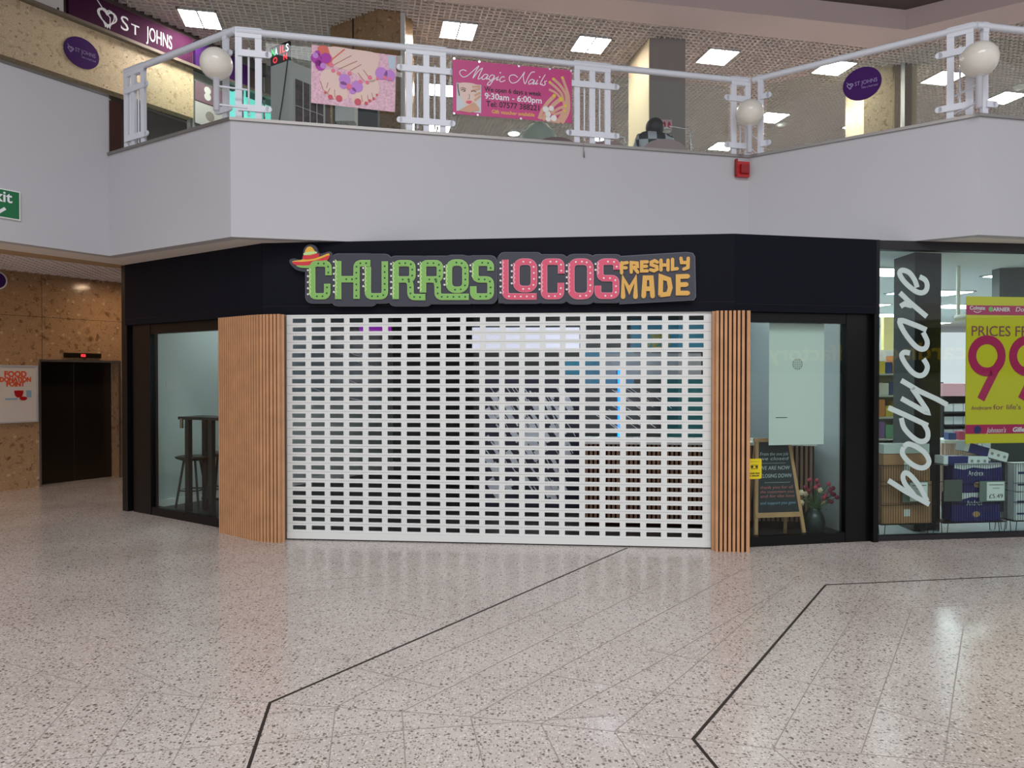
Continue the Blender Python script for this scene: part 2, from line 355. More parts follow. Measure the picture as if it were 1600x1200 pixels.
# ------------------------------------------------------------------ floor
struct('floor', MB().box((-22, -16, -.2), (24, 30, 0)), M['terrazzo'])
def floor_line(name, pts, w, m, z=.002, closed=False):
    P = [xy(atz(x, y, 0)) for x, y in pts]
    mb = MB(); mb.stroke(P, w, 0, z, closed=closed, cap=False)
    return struct(name, mb, m)
floor_line('trim_1', [(980, 856), (700, 978), (422, 1098), (388, 1200), (365, 1275)], .016, M['fdark'])
floor_line('trim_2', [(1640, 898), (1290, 914), (1083, 1155), (1120, 1200), (1180, 1270)], .016, M['fdark'])
jl = [[(-60, 1070), (130, 1075), (228, 1082), (322, 1090), (422, 1098), (524, 1105), (628, 1112), (735, 1120), (845, 1131), (960, 1143), (1083, 1155), (1208, 1170), (1345, 1178), (1475, 1190), (1620, 1205)],
      [(130, 1075), (-10, 1235)], [(228, 1082), (120, 1240)], [(322, 1090), (245, 1240)], [(524, 1107), (513, 1200), (506, 1260)], [(628, 1112), (634, 1200), (638, 1260)],
      [(735, 1120), (757, 1200), (772, 1260)], [(845, 1131), (880, 1200), (905, 1250)], [(960, 1143), (1000, 1200), (1035, 1250)], [(1208, 1170), (1245, 1200), (1290, 1250)],
      [(845, 1131), (1010, 1045), (1250, 905)], [(960, 1143), (1085, 1040), (1245, 900)], [(735, 1120), (900, 1030), (1160, 890)], [(628, 1112), (800, 1025), (1020, 915)], [(524, 1105), (660, 1035), (900, 930)],
      [(1208, 1170), (1265, 1070), (1355, 930)], [(1345, 1178), (1380, 1075), (1425, 950), (1640, 938)], [(1475, 1190), (1490, 1080), (1505, 980)],
      [(420, 1116), (520, 1107)], [(380, 1165), (640, 1140), (960, 1118)], [(60, 1190), (400, 1160)], [(-10, 1030), (140, 1072)], [(190, 1040), (300, 1085)], [(600, 950), (680, 970)],
      [(830, 1050), (1010, 1080), (1200, 1105)], [(1010, 1015), (1160, 1045), (1320, 1080)], [(540, 1040), (690, 1075)], [(1350, 1100), (1460, 1130), (1600, 1165)], [(300, 930), (520, 905), (600, 900)], [(350, 950), (470, 925), (620, 912)]]
mbj = MB()
for l in jl: mbj.stroke([xy(atz(x, y, 0)) for x, y in l], .0048, 0, .0012, cap=False)
struct('trim_3', mbj, M['fjoint'])

# ------------------------------------------------------------------ upper floor slab, soffits and balcony fronts
front = [PLL, PL, L1, R1, R2, R4]
def off(p, q, r, d):
    """point q moved d into the building between edges pq and qr"""
    a = (q - p).normalized(); b = (r - q).normalized(); na = Vector((-a.y, a.x)); nb = Vector((-b.y, b.x)); n = (na + nb).normalized()
    return q + n * d / max(.3, n.dot(na))
inner = [PLL + Vector((-dl.y, dl.x)) * -0.0]
# slab (upper floor)
path = [PLL, PL, L1, R1, R2, R4]
ins = [PLL + Vector((dl.y, -dl.x)) * .12]
dd = -dl  # from PLL to PL
ins = [PLL + Vector((-dd.y, dd.x)) * .12] + [off(path[i - 1], path[i], path[i + 1], .12) for i in range(1, 5)] + [R4 + Vector((-SEG4.u.y, SEG4.u.x)) * .12]
slab = [tuple(p) for p in ins] + [(20, 27), (-14, 27)]
struct('floor_upper', MB().prism(slab, ZU - .22, ZU), M['white'])
# thick balcony front walls, one per face
fmb = []
hts = [4.63 / 1.6 * H, ZC, ZC, ZC, ZC]
for i, nm in enumerate(('wall_balcony_left', 'wall_balcony_chamfer_left', 'wall_balcony_front', 'wall_balcony_chamfer_right', 'wall_balcony_right')):
    mb = MB(); mb.prism([tuple(path[i]), tuple(path[i + 1]), tuple(ins[i + 1]), tuple(ins[i])], ZS, hts[i]); struct(nm, mb, M['white'])
# metal coping on the low fronts
ou = [off(path[i - 1], path[i], path[i + 1], -.02) for i in range(1, 5)]
cop = [SEG1.w(0, 0, .02).xy if False else xy(SEG1.w(-.12, 0, .02))] + ou[1:] + [xy(SEG4.w(SEG4.len, 0, .02))]
cin = [xy(SEG1.w(-.12, 0, -.16))] + [off(path[i - 1], path[i], path[i + 1], .16) for i in range(2, 5)] + [xy(SEG4.w(SEG4.len, 0, -.16))]
mb = MB()
for i in range(4): mb.prism([tuple(cop[i]), tuple(cop[i + 1]), tuple(cin[i + 1]), tuple(cin[i])], ZC, ZC + .03)
struct('trim_4', mb, M['steel'])
# dark end panel where the high parapet stops
e = Frame(PL, PL + dd)
struct('trim_5', MB().box((0.0, ZC + .03, -.12), (.16, hts[0] - .02, -.02)), mat('dark_walnut', (66, 38, 30), .4), None, e.m)
struct('trim_6', MB().prism([tuple(xy(e.w(-9, 0, .01))), tuple(xy(e.w(0, 0, .01))), tuple(xy(e.w(0, 0, -.14))), tuple(xy(e.w(-9, 0, -.14)))], hts[0], hts[0] + .03), M['steel'])
# soffits
BW = 26
s1 = [off(path[i - 1], path[i], path[i + 1], .45) for i in range(1, 5)]
i0 = ins
backL = xy(LIFT.w(9.2))
strip_o = [PLL, PL]; 
stA = [PLL + Vector((-dd.y, dd.x)) * .12, ins[1], off(PLL, PL, L1, .55), PLL + Vector((-dd.y, dd.x)) * .55]
struct('ceiling_soffit_left', MB().prism([tuple(p) for p in stA], ZS, ZU - .22), M['soffit'])
stB = [PLL + Vector((-dd.y, dd.x)) * .55, off(PLL, PL, L1, .55), off(PLL, PL, L1, .95) + Vector((0.1, 0)), PLL + Vector((-dd.y, dd.x)) * .95]
struct('ceiling_soffit_tan', MB().prism([tuple(p) for p in stB], ZS, ZU - .22), M['tan'])
shopcorner = xy(FA.w(-.02, 0, -.3))
pA = A0 + uB * 6.5
stC = [tuple(ins[1]), tuple(ins[2]), tuple(ins[3]), tuple(ins[4]), tuple(ins[5]), (16, 20), tuple(A0 + uB * 12), tuple(A0 + uB * .02), tuple(off(PLL, PL, L1, .95) + Vector((.1, 0))), tuple(off(PLL, PL, L1, .55))]
struct('ceiling_soffit', MB().prism(stC, ZS + .001, ZU - .22), M['soffit'])
# the balcony fronts hide their own undersides
# open cell ceilings
def cell_ceiling(name, poly, z, pitch, t, h, ang, mats, holes=()):
    """thin crossing blades clipped to a convex polygon"""
    ca, sa = math.cos(ang), math.sin(ang)
    def loc(p): return (p[0] * ca + p[1] * sa, -p[0] * sa + p[1] * ca)
    def wor(u, v): return (u * ca - v * sa, u * sa + v * ca)
    P = [loc(p) for p in poly]
    mb = MB()
    for ax in (0, 1):
        lo = min(p[ax] for p in P); hi = max(p[ax] for p in P)
        k = math.ceil(lo / pitch)
        while k * pitch < hi:
            c = k * pitch; xs = []
            for i in range(len(P)):
                a, b = P[i], P[(i + 1) % len(P)]
                if (a[ax] - c) * (b[ax] - c) < 0:
                    s = (c - a[ax]) / (b[ax] - a[ax]); xs.append(a[1 - ax] + s * (b[1 - ax] - a[1 - ax]))
            xs.sort()
            for q in range(0, len(xs) - 1, 2):
                x0, x1 = xs[q], xs[q + 1]
                def W2(a, b): return wor(a, b) if ax == 0 else wor(b, a)
                mb.prism([W2(c - t / 2, x0), W2(c + t / 2, x0), W2(c + t / 2, x1), W2(c - t / 2, x1)], z, z + h)
            k += 1
    o = mb.build(name, mats); o['kind'] = 'structure'
    return o
# upper ceiling outline (from the line where the mesh meets the plain border)
E0 = xy(atz(682, 0, ZT)); E1 = xy(atz(1390, 77, ZT)); E2 = xy(atz(1600, 32, ZT))
dE = (E1 - E0).normalized(); Eleft = E0 - dE * 9
dE2 = (E2 - E1).normalized(); E3 = E1 + dE2 * 14
upoly = [tuple(Eleft), tuple(E1), tuple(E3), (24, 26), (-10, 26)]
angA = math.atan2(uA.y, uA.x)
cell_ceiling('ceiling_mesh', upoly, ZT, .105, .021, .04, angA, M['blade'])
struct('ceiling_void', MB().box((-16, 2, ZT + .34), (26, 27, ZT + .4)), M['plenum'])
# plain border strip outside the mesh
O1 = xy(atz(1415, 45, ZT)); Oa = xy(atz(990, 0, ZT)); dO = (O1 - Oa).normalized(); O0 = O1 - dO * 16; Ob = xy(atz(1600, 1, ZT)); O3 = O1 + (Ob - O1).normalized() * 14
mb = MB(); mb.prism([tuple(Eleft), tuple(O0), tuple(O1), tuple(E1)], ZT - .02, ZT + .34); mb.prism([tuple(E1), tuple(O1), tuple(O3), tuple(E3)], ZT - .02, ZT + .34)
struct('ceiling_border', mb, M['pinkish'])
# higher atrium roof beyond the border
struct('ceiling_atrium', MB().box((-16, 5.5, ZT + 1.5), (24, 16, ZT + 1.6)), M['roof'])
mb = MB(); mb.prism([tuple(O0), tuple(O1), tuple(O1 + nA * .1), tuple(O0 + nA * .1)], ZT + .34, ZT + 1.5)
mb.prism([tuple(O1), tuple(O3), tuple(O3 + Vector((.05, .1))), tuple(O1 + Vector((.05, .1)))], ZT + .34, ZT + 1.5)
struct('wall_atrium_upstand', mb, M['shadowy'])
# lower mesh ceiling by the lift
alc = [tuple(PLL + Vector((-dd.y, dd.x)) * .9), tuple(off(PLL, PL, L1, .9)), tuple(A0 + uB * .3), tuple(A0 + uB * 6), tuple(xy(LIFT.w(13))), tuple(xy(LIFT.w(0)))]
cell_ceiling('ceiling_mesh_lower', alc, ZU - .32, .105, .012, .05, angA, M['blade'])

# ------------------------------------------------------------------ granite wall, lift, signs on it
def lu(px, py, off=0.0): return LIFT.hit(px, py, off)
ul0 = lu(62, 562)[0]; ul1 = lu(187, 567)[0]; zl = lu(62, 563)[1]
rec = .28
mb = MB()
mb.box((-2, 0, -.3), (ul0, ZU + 5.0, 0)); mb.box((ul1, 0, -.3), (13, ZU - .02, 0)); mb.box((ul0, zl, -.3), (ul1, ZU - .02, 0))
mb.box((ul0, zl, -.3), (ul1, ZU, 0)); 
struct('wall_left', MB().box((-2, 0, -.45), (ul0, ZU - .25, 0)).box((ul1, 0, -.45), (9.6, ZU - .25, 0)).box((ul0, zl, -.45), (ul1, ZU - .25, 0)), M['granite'], None, LIFT.m)
# joints of the slabs
mb = MB()
zj = lu(70, 496)[1]; zj2 = lu(30, 632)[1]
mb.box((-2, zj, 0), (9, zj + .006, .002)); mb.box((-2, zj * .5, 0), (ul0, zj * .5 + .006, .002))
for px in (65, -120): mb.box((lu(px, 500)[0], zl, 0), (lu(px, 500)[0] + .006, ZU - .25, .002))
mb.box((lu(192, 600)[0], 0, 0), (lu(192, 600)[0] + .006, ZU - .25, .002)); mb.box((lu(-60, 600)[0], 0, 0), (lu(-60, 600)[0] + .006, zl, .002))
struct('trim_7', mb, M['joint'], None, LIFT.m)
ld = thing('lift', 'dark bronze lift doors set back in the brown granite wall', 'lift', LIFT.at(ul0, 0, -rec))
wd = ul1 - ul0
MB().box((.01, 0, 0), (wd / 2 - .003, zl, .03)).build('lift_door', M['lift'], ld)
MB().box((wd / 2 + .003, 0, 0), (wd - .01, zl, .03)).build('lift_door', M['lift'], ld)
MB().box((wd - .02, 0, rec), (wd + .012, zl, rec + .012)).box((-.01, zl - .02, rec), (wd + .012, zl + .015, rec + .012)).box((-.015, 0, rec), (.012, zl, rec + .012)).build('door_frame', M['steel'], ld)
a = lu(99, 552); b = lu(157, 561)
ind = thing('floor_indicator', 'dark bronze floor indicator bar with a red number above the lift', 'indicator', LIFT.at(a[0], b[1] + .01, 0))
MB().box((0, 0, 0), (b[0] - a[0], a[1] - b[1], .03)).build('housing', M['lift'], ind)
MB().box(((b[0] - a[0]) * .44, .02, .03), ((b[0] - a[0]) * .56, .06, .032)).build('display', M['neonr'], ind)
# food donation poster
a = lu(-62, 560, .02); b = lu(59.5, 659, .02)
pw, ph = b[0] - a[0], lu(59.5, 571, .02)[1] - b[1]
po = thing('food_donation_poster', 'white framed poster with orange food donation point heading on granite wall', 'poster', LIFT.at(a[0], b[1], 0))
MB().box((0, 0, 0), (pw, ph, .02)).build('print', mat('poster_cream', (220, 212, 204), .5), po)
mb = MB(); fw = .022
mb.box((0, 0, .02), (pw, fw, .035)); mb.box((0, ph - fw, .02), (pw, ph, .035)); mb.box((0, 0, .02), (fw, ph, .035)); mb.box((pw - fw, 0, .02), (pw, ph, .035)); mb.build('poster_frame', M['white'], po)
cx = LIFT.hit(24.5, 600, .02)[0] - a[0]; pxm = (LIFT.hit(42, 600, .02)[0] - LIFT.hit(7, 600, .02)[0]) / 35
for s_, sz, yy, wdt in (('FOOD', .15, .80, 35), ('DONATION', .12, .715, 49), ('POINT', .12, .635, 29)):
    t = text(s_, sz * ph * .9, M['orange'], po, 'lettering', cx, ph * yy, .021, off=.006, align='CENTER', width=pxm * wdt)
def centre_text(o, cx):
    xs = [v.co.x for v in o.data.vertices]; d = cx - (min(xs) + max(xs)) / 2
    for v in o.data.vertices: v.co.x += d
for o in po.children:
    if o.name.startswith('lettering'): centre_text(o, cx)
mb = MB(); mb.disc((cx + .04, ph * .5), .055, .021, .024, 16); mb.box((cx - .02, ph * .51, .022), (cx + .1, ph * .56, .025)); mb.disc((cx + .1, ph * .42), .05, .021, .025, 16, ry=.03); mb.build('picture', M['red'], po)
mb = MB(); mb.box((cx + .14, ph * .44, .021), (cx + .21, ph * .56, .023)); mb.box((cx - .14, ph * .4, .021), (cx + .02, ph * .43, .023)); mb.build('picture', mat('pale_blue_print', (150, 180, 200), .5), po)
mb = MB()
for i, y in enumerate((.54, .34, .315, .29, .22, .2, .17)): mb.box((pw * .08, ph * y, .021), (pw * (.42 + .03 * (i % 3)), ph * y + .006, .022))
mb.build('small_print', M['greycol'], po)

# upper part of the granite wall: fascia band, dark shopfronts, signs
uz = lambda px, py, off=0.0: LIFT.hit(px, py, off)
zb0 = uz(228, 160)[1]; zb1 = uz(106, 29)[1]; zs1 = uz(300, 62)[1]; ue = uz(302, 150)[0]
struct('wall_left_upper', MB().box((-2, zb0, -.4), (ue, zb1, 0)), M['granite_up'], None, LIFT.m)
mbg = MB()
for px in (42, 192, 210): mbg.box((uz(px, 100)[0], zb0, 0), (uz(px, 100)[0] + .005, zb1, .002))
struct('trim_8', mbg, mat('pale_joint', (210, 200, 180), .6), None, LIFT.m)
struct('wall_left_shopfront', MB().box((-2, ZU, -.3), (ue, zb0, -.2)), mat('dark_shopfront', (66, 60, 56), .3), None, LIFT.m)
struct('trim_9', MB().box((-2, zb1 - .02, 0), (uz(455, 140)[0], zb1 + .03, .10)), mat('bronze_ledge', (120, 108, 96), .4), None, LIFT.m)
struct('wall_left_top', MB().box((-2, zb1 + .03, -.4), (13, ZT + .3, -.06)), M['plenum'], None, LIFT.m)
a = uz(106, 29, .03); 
u0, u1 = uz(106, 20)[0], uz(299, 80)[0]
sg = thing('mall_sign', 'long dark purple sign with white heart emblem and mall name', 'sign', LIFT.at(u0, zb1 + .03, .0))
sh = zs1 - zb1 - .03
MB().box((0, 0, -.05), (u1 - u0, sh, .03)).build('sign_panel', M['purple'], sg)
def heart(mb, c, r, z, w):
    for k, (sx, ph_) in enumerate(((1, 0), (.82, .25), (.9, -.2))):
        pts = []
        for i in range(28):
            t = 2 * PI * i / 28
            x = 16 * math.sin(t) ** 3 / 16; y = (13 * math.cos(t) - 5 * math.cos(2 * t) - 2 * math.cos(3 * t) - math.cos(4 * t)) / 16
            x *= sx; pts.append((c[0] + r * (x * math.cos(ph_) - y * math.sin(ph_)), c[1] + r * (x * math.sin(ph_) + y * math.cos(ph_))))
        mb.stroke(pts, w, z, z + .004, closed=True)
    mb.stroke([(c[0] - r * 1.1, c[1] + r * 1.5), (c[0] - r * .5, c[1] + r * .8), (c[0] + r * .3, c[1] + r * .1), (c[0] + r * .3, c[1] - r * .6)], w, z, z + .004)
    return mb
hx = uz(166, 30)[0] - u0
heart(MB(), (hx, sh * .47), .155, .03, .016).build('emblem', M['wtext'], sg)
x0 = uz(186, 42)[0] - u0; x1 = uz(268, 70)[0] - u0
text('S', .34, M['wtext'], sg, 'lettering', x0, sh * .28, .031)
text('T', .24, M['wtext'], sg, 'lettering', x0 + .185, sh * .28, .031)
text('JOHNS', .34, M['wtext'], sg, 'lettering', x0 + .46, sh * .28, .031, width=x1 - x0 - .46)
# pale sign to its left with dark italic lettering
u2 = uz(100, 20)[0]
ps = thing('accessories_sign', 'pale sign ending in italic lettering beside the purple mall sign', 'sign', LIFT.at(u2 - 3.6, zb1 + .03, 0))
MB().box((0, 0, -.05), (3.58, sh * 1.5, .03)).build('sign_panel', mat('pale_sign', (206, 206, 204), .5), ps)
tt = text('Accessories', .36, M['ink'], ps, 'lettering', 0, sh * .50, .031, shear=.25, off=.004)
xs = max(v.co.x for v in tt.data.vertices)
for v in tt.data.vertices: v.co.x += 3.58 - .52 - xs + uz(82, 12)[0] * 0
MB().disc((3.5, .05), .018, .03, .035, 10).build('bolt', M['ink'], ps)
# continuing darker purple sign behind globe
u3 = uz(304, 80)[0]; u4 = uz(385, 110)[0]
sg2 = tag(MB().box((0, 0, -.05), (u4 - u3, sh, .03)).build('shop_sign', M['dpurple'], None, LIFT.at(u3, zb1 + .03, 0)), 'dark violet sign panel behind the leftmost white globe lamp', 'sign')
# round mall emblem on the granite
def roundsign(name, label, frame, c, rx, ry, off, size):
    t = thing(name, label, 'sign', frame.at(c[0], c[1], off))
    MB().disc((0, 0), rx, 0, .012, 40, ry=ry).build('disc', M['dpurple'], t)
    heart(MB(), (-rx * .62, 0), rx * .16, .012, rx * .03).build('emblem', M['dimtext'], t)
    text('ST JOHNS', size, M['dimtext'], t, 'lettering', -rx * .38, -.01, .013, width=rx * 1.15)
    text('Take a fresh look', size * .5, M['dimtext'], t, 'lettering', -rx * .05, -rx * .28, .013, width=rx * .85, shear=.3)
    return t
roundsign('round_sign', 'dark purple oval mall sign on the pale granite wall', LIFT, uz(127, 83), .27, .24, .005, .09)
cL = uz(127, 83); 
# tune: measured size on the wall
# posters on shopfront past the granite
a = uz(305, 122); b = uz(350, 185)
fp = thing('shop_poster', 'mauve shop window poster with two white dots behind globe lamp', 'poster', LIFT.at(a[0], uz(340, 168)[1], -.02))
ww = uz(349, 140)[0] - a[0]; hh = a[1] - uz(340, 168)[1] - .05
MB().box((0, 0, 0), (ww, hh, .02)).build('print', mat('mauve_print', (130, 106, 120), .5), fp)
MB().disc((.25, hh * .72), .07, .02, .024).disc((.25, hh * .38), .07, .02, .024).build('print_dots', M['paper'], fp)
MB().box((0, -.42, 0), (ww, -.02, .02)).build('print_border', M['cabinet'], fp)
MB().disc((.3, -.22), .09, .02, .024).disc((.85, -.22), .09, .02, .024).build('print_dots', M['greycol'], fp)
struct('window_1', MB().box((ue + .02, ZU, -.12), (uz(350, 150)[0], zb1 - .02, -.05)), mat('shop_interior_grey', (150, 156, 150), .5), None, LIFT.m)
# teal lit shop window
ta = uz(383, 110)[0]; tb = uz(456, 140)[0]; tz = uz(400, 110)[1]
tw = thing('display_window', 'teal lit glass shop window behind the corner railing posts', 'window', LIFT.at(ta, ZU, -.05))
hh = tz - ZU
MB().box((0, 0, -.5), (tb - ta, hh, -.45)).box((0, 0, -.5), (.05, hh, 0)).build('back_panel', M['tealglow'], tw)
MB().box((-.1, hh, -.5), (tb - ta, hh + .3, .08)).build('header', M['dark'], tw)
mb = MB(); mb.box((0, hh - .06, -.1), (tb - ta, hh, -.04)); mb.build('tube_light', M['whiteglow'], tw)
mb = MB()
for k in (0, .42, .99): mb.box(((tb - ta) * k - .02, 0, -.04), ((tb - ta) * k + .03, hh, 0))
mb.build('window_frame', M['chrome'], tw)
MB().box((.02, 0, -.03), (tb - ta - .02, hh, -.02)).build('pane', M['clear'], tw)

# ------------------------------------------------------------------ columns of the upper floor
def prism_col(name, pts, m, z0=ZU, z1=ZT + .3): return struct(name, MB().prism([tuple(p) for p in pts], z0, z1), m)
g = [xy(atz(516, 43, ZT)), xy(atz(590, 15, ZT)), xy(atz(626, 20, ZT)), xy(atz(645, 33, ZT))]
prism_col('wall_pillar_granite', g + [g[3] + Vector((-.1, .9)), g[0] + Vector((.3, .9))], granite('brown_granite', (158, 130, 98), (112, 88, 62), (190, 164, 128)))
mb = MB(); d01 = (g[1] - g[0]); pj = g[0] + d01 * .48
mb.prism([tuple(pj), tuple(pj + d01 * .025), tuple(pj + d01 * .025 - Vector((0, .01))), tuple(pj - Vector((0, .01)))], ZU, ZT)
struct('trim_10', mb, M['ink'])
mb = MB(); mb.prism([tuple(g[2] - Vector((0, .02))), tuple(g[2] + Vector((.075, -.01))), tuple(g[2] + Vector((.075, .04))), tuple(g[2] + Vector((0, .04)))], ZU, ZT)
struct('trim_11', mb, M['cabinet'])
c = [xy(atz(983, 99, ZT)), xy(atz(1015, 59, ZT)), xy(atz(1071, 62, ZT))]
prism_col('wall_column_cream', [c[0], c[1], c[1] + (c[2] - c[1]) * .001, c[2], c[2] + (c[0] - c[1])], M['greycol'])
mb = MB(); nn_ = (c[1] - c[0]); nv = Vector((nn_.y, -nn_.x)).normalized() * -.012
mb.prism([tuple(c[0]), tuple(c[1]), tuple(c[1] - Vector((.012, .0))), tuple(c[0] - Vector((.012, 0)))], ZU, ZT); struct('trim_12', mb, M['cream'])
def upright(px0, px1, pyt, name, m, depth=.5):
    a = xy(atz(px0, pyt, ZT)); b = xy(atz(px1, pyt - 2, ZT)); return prism_col(name, [a, b, b + Vector((0, depth)), a + Vector((0, depth))], m)
upright(1350, 1398, 106, 'wall_pillar_right', M['granite_up'], .8)
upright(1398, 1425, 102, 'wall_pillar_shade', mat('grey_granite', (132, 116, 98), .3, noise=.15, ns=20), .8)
upright(1409, 1414, 100, 'trim_13', M['cabinet'], .1)
upright(1425, 1433, 104, 'wall_pillar_round', M['cream'], .5)
struct('wall_rear_upper', MB().box((-14, 26, ZU), (24, 26.2, ZT + .4)), M['cream'])

# ------------------------------------------------------------------ recessed ceiling lights
fit = [(313, 29, 'leftmost white recessed square light, above the purple mall sign'), (716, 47, 'recessed square light right of the granite pillar top'),
       (923, 69, 'recessed square light left of the cream column top'), (1121, 88, 'recessed square light right of the cream column top'),
       (1303, 105, 'recessed light above the purple oval sign on glass'), (1475, 121, 'recessed light behind the posts of the right corner globe lamp'),
       (1570, 152, 'recessed light at the right edge beyond the corner globe'), (691, 140, 'recessed light behind the posts left of the magenta banner'),
       (1205, 183, 'recessed light just right of the middle globe lamp'), (1345, 194, 'recessed light low behind the pale granite pillar'),
       (1130, 228, 'recessed light just above the coping left of middle globe'), (684, 198, 'recessed light low behind posts left of the magenta banner')]
proto = None
for px, py, lb in fit:
    p = atz(px, py, ZT)
    if proto is None:
        r = thing('ceiling_light', lb, 'ceiling light', None, 'recessed lights in the mesh ceiling')
        MB().box((-.30, -.30, -.005), (-.01, .30, .03)).box((.01, -.30, -.005), (.30, .30, .03)).build('diffuser', M['panel'], r)
        mb = MB()
        mb.box((-.32, -.32, -.012), (.32, -.30, .08)); mb.box((-.32, .30, -.012), (.32, .32, .08)); mb.box((-.32, -.32, -.012), (-.30, .32, .08)); mb.box((.30, -.32, -.012), (.32, .32, .08)); mb.box((-.014, -.3, -.014), (.014, .3, .04), 1); mb.box((-.32, -.32, .03), (.32, .32, .08))
        mb.build('light_frame', [M['white'], M['ink']], r); proto = r
    else:
        r = copy_tree(proto); r['label'] = lb
    r.matrix_local = Matrix.Translation((p.x, p.y, ZT - .012)) @ Matrix.Rotation(angA, 4, 'Z')
for px, py, lb in ((1221, 193, 'small round ceiling fitting right of the middle globe lamp'), (1593, 134, 'small round ceiling fitting at the right edge')):
    p = atz(px, py, ZT)
    r = thing('smoke_detector', lb, 'detector', Matrix.Translation((p.x, p.y, ZT)))
    MB().lathe([(.001, -.08), (.09, -.07), (.13, -.02), (.13, 0), (.001, 0)], 18).build('detector_body', M['paper'], r)

# ------------------------------------------------------------------ balcony railings
RH = .93                      # handrail height above the coping
RO = -.07                     # set back from the face
def railing(fr, z, groups, ends, label, glass=None, h=RH):
    """groups: list of lists of bar positions along the frame"""
    t = thing('balcony_railing', label, 'railing', fr.at(0, z + .03, RO), 'white railings along the balcony edge')
    MB().tube([(ends[0], h - .035, 0), (ends[1], h - .035, 0)], .035, 12).build('handrail', M['rail'], t)
    for g in groups:
        a, b = g[0], g[-1]
        mb = MB()
        for u in g: mb.box((u - .032, 0, -.018), (u + .032, h - .03, .018))
        mb.box((a - .032, h - .10, -.022), (b + .032, h - .0, .022))
        for y in (h * .72, h * .13):
            xa = a - .10 if a > ends[0] + .12 else a; xb = b + .10 if b < ends[1] - .12 else b
            mb.box((xa, y - .032, .018), (xb, y + .032, .036))
            if xa < a: mb.disc((xa, y), .032, .018, .036, 12)
            if xb > b: mb.disc((xb, y), .032, .018, .036, 12)
        mb.build('post', M['rail'], t)
        mb = MB()
        for q in range(len(g) - 1):
            c = (g[q] + g[q + 1]) / 2; mb.tube([(c, .05, 0), (c, h - .2, 0)], .010, 6)
        if len(g) > 1: mb.build('rod', M['rail'], t)
    ed = [ends[0]] + sum([[g[0] - .07, g[-1] + .07] for g in groups], []) + [ends[1]]
    for q in range(0, len(ed), 2):
        if ed[q + 1] - ed[q] > .35:
            MB().box((ed[q], .02, -.006), (ed[q + 1], h - .13, .006)).build('glass_panel', M['clear'], t)
    return t
def us(fr, *pxs): return [fr.hit(p, 120, RO)[0] for p in pxs]
l1 = SEG1.len; l2 = SEG2.len; l3 = SEG3.len
g1 = us(SEG1, 198, 209, 224)
railing(SEG1, ZC, [g1, [l1 - .16]], (g1[0], l1 - .02), 'left chamfer white balcony railing between the end post and corner')
g3 = us(SEG2, 639, 666, 692); g4 = us(SEG2, 901, 925, 949); g2 = us(SEG2, 373, 404); g5 = us(SEG2, 1146, 1168)
railing(SEG2, ZC, [g2, g3, g4, g5], (g2[0] - .02, g5[1]), 'long front white balcony railing holding the two banners')
g5b = us(SEG3, 1189); g6 = us(SEG3, 1485, 1515)
railing(SEG3, ZC, [g5b, g6], (.02, l3 - .03), 'right chamfer white balcony railing with purple oval sign')
railing(SEG4, ZC, [us(SEG4, 1538)], (.02, 6), 'white balcony railing leaving the picture at the right')
tp = SEG3.hit(1347, 131, RO + .012)
r_ = roundsign('round_sign', 'bright purple oval mall sign on glass balustrade, right chamfer', SEG3, tp, .19, .175, RO + .008, .06)
# globe lamps
def globe(px, py, fr, offn, r, pyb, label, sgn):
    d = ray(px, py); o = fr.o + fr.n * offn; t = (o - Vector((0, 0, H))).dot(fr.n) / d.dot(fr.n)
    p = Vector((0, 0, H)) + d * t
    zb = H + ray(px, pyb).z * t
    th = thing('globe_lamp', label, 'lamp', Matrix.Translation((p.x, p.y, zb)), 'opal globe lamps on the balcony corners')
    hz = p.z - zb
    MB().ball((0, 0, hz), r, 32).build('globe', M['lamp'], th)
    MB().lathe([(.001, 0), (.030, 0), (.030, hz - r * .98), (.05, hz - r * .97), (.05, hz - r * .84), (.001, hz - r * .84)], 16).build('lamp_post', M['rail'], th)
    mb = MB()
    for z in (.06, hz - r - .06):
        q = fr.u * sgn * .22 - fr.n * (offn + .07)
        mb.tube([(0, 0, z), (q.x, q.y, z - .02)], .010, 6)
    mb.build('bracket', M['rail'], th)
    return th
globe(338, 100, SEG1, .12, .155, 172, 'opal white globe lamp on the left balcony corner', 1)
globe(1171, 177, SEG2, .12, .155, 238, 'opal white globe lamp above the red alarm sounder', 1)
globe(1530, 93, SEG3, .12, .168, 168, 'opal white globe lamp on the right balcony corner', -1)

# banners on the railing -----------------------------------------------------
def on(fr, off, px, py): return fr.hit(px, py, off)
BO = RO + .045
tl = on(SEG2, BO, 707, 93); br = on(SEG2, BO, 893, 194); tr = on(SEG2, BO, 893, 111); bl = on(SEG2, BO, 708, 178)
bw = br[0] - tl[0]; bh = (tl[1] - bl[1] + tr[1] - br[1]) / 2
bn = thing('nail_salon_banner', 'magenta nail salon banner with script title and opening hours', 'banner', SEG2.at(tl[0], bl[1], BO))
MB().box((0, 0, 0), (bw, bh, .004)).build('banner_sheet', M['magenta'], bn)
def BX(cx, cy):   # from the zoomed view of the banner to the sheet, in metres
    px = 700 + cx / 8; py = 80 + cy / 8; q = on(SEG2, BO, px, py); return (q[0] - tl[0], q[1] - bl[1])
def bpath(pts, k=4, closed=False): return [tuple(p) for p in smooth_path([BX(*p) for p in pts], k, closed)]
Z1, Z2, Z3 = .004, .006, .008
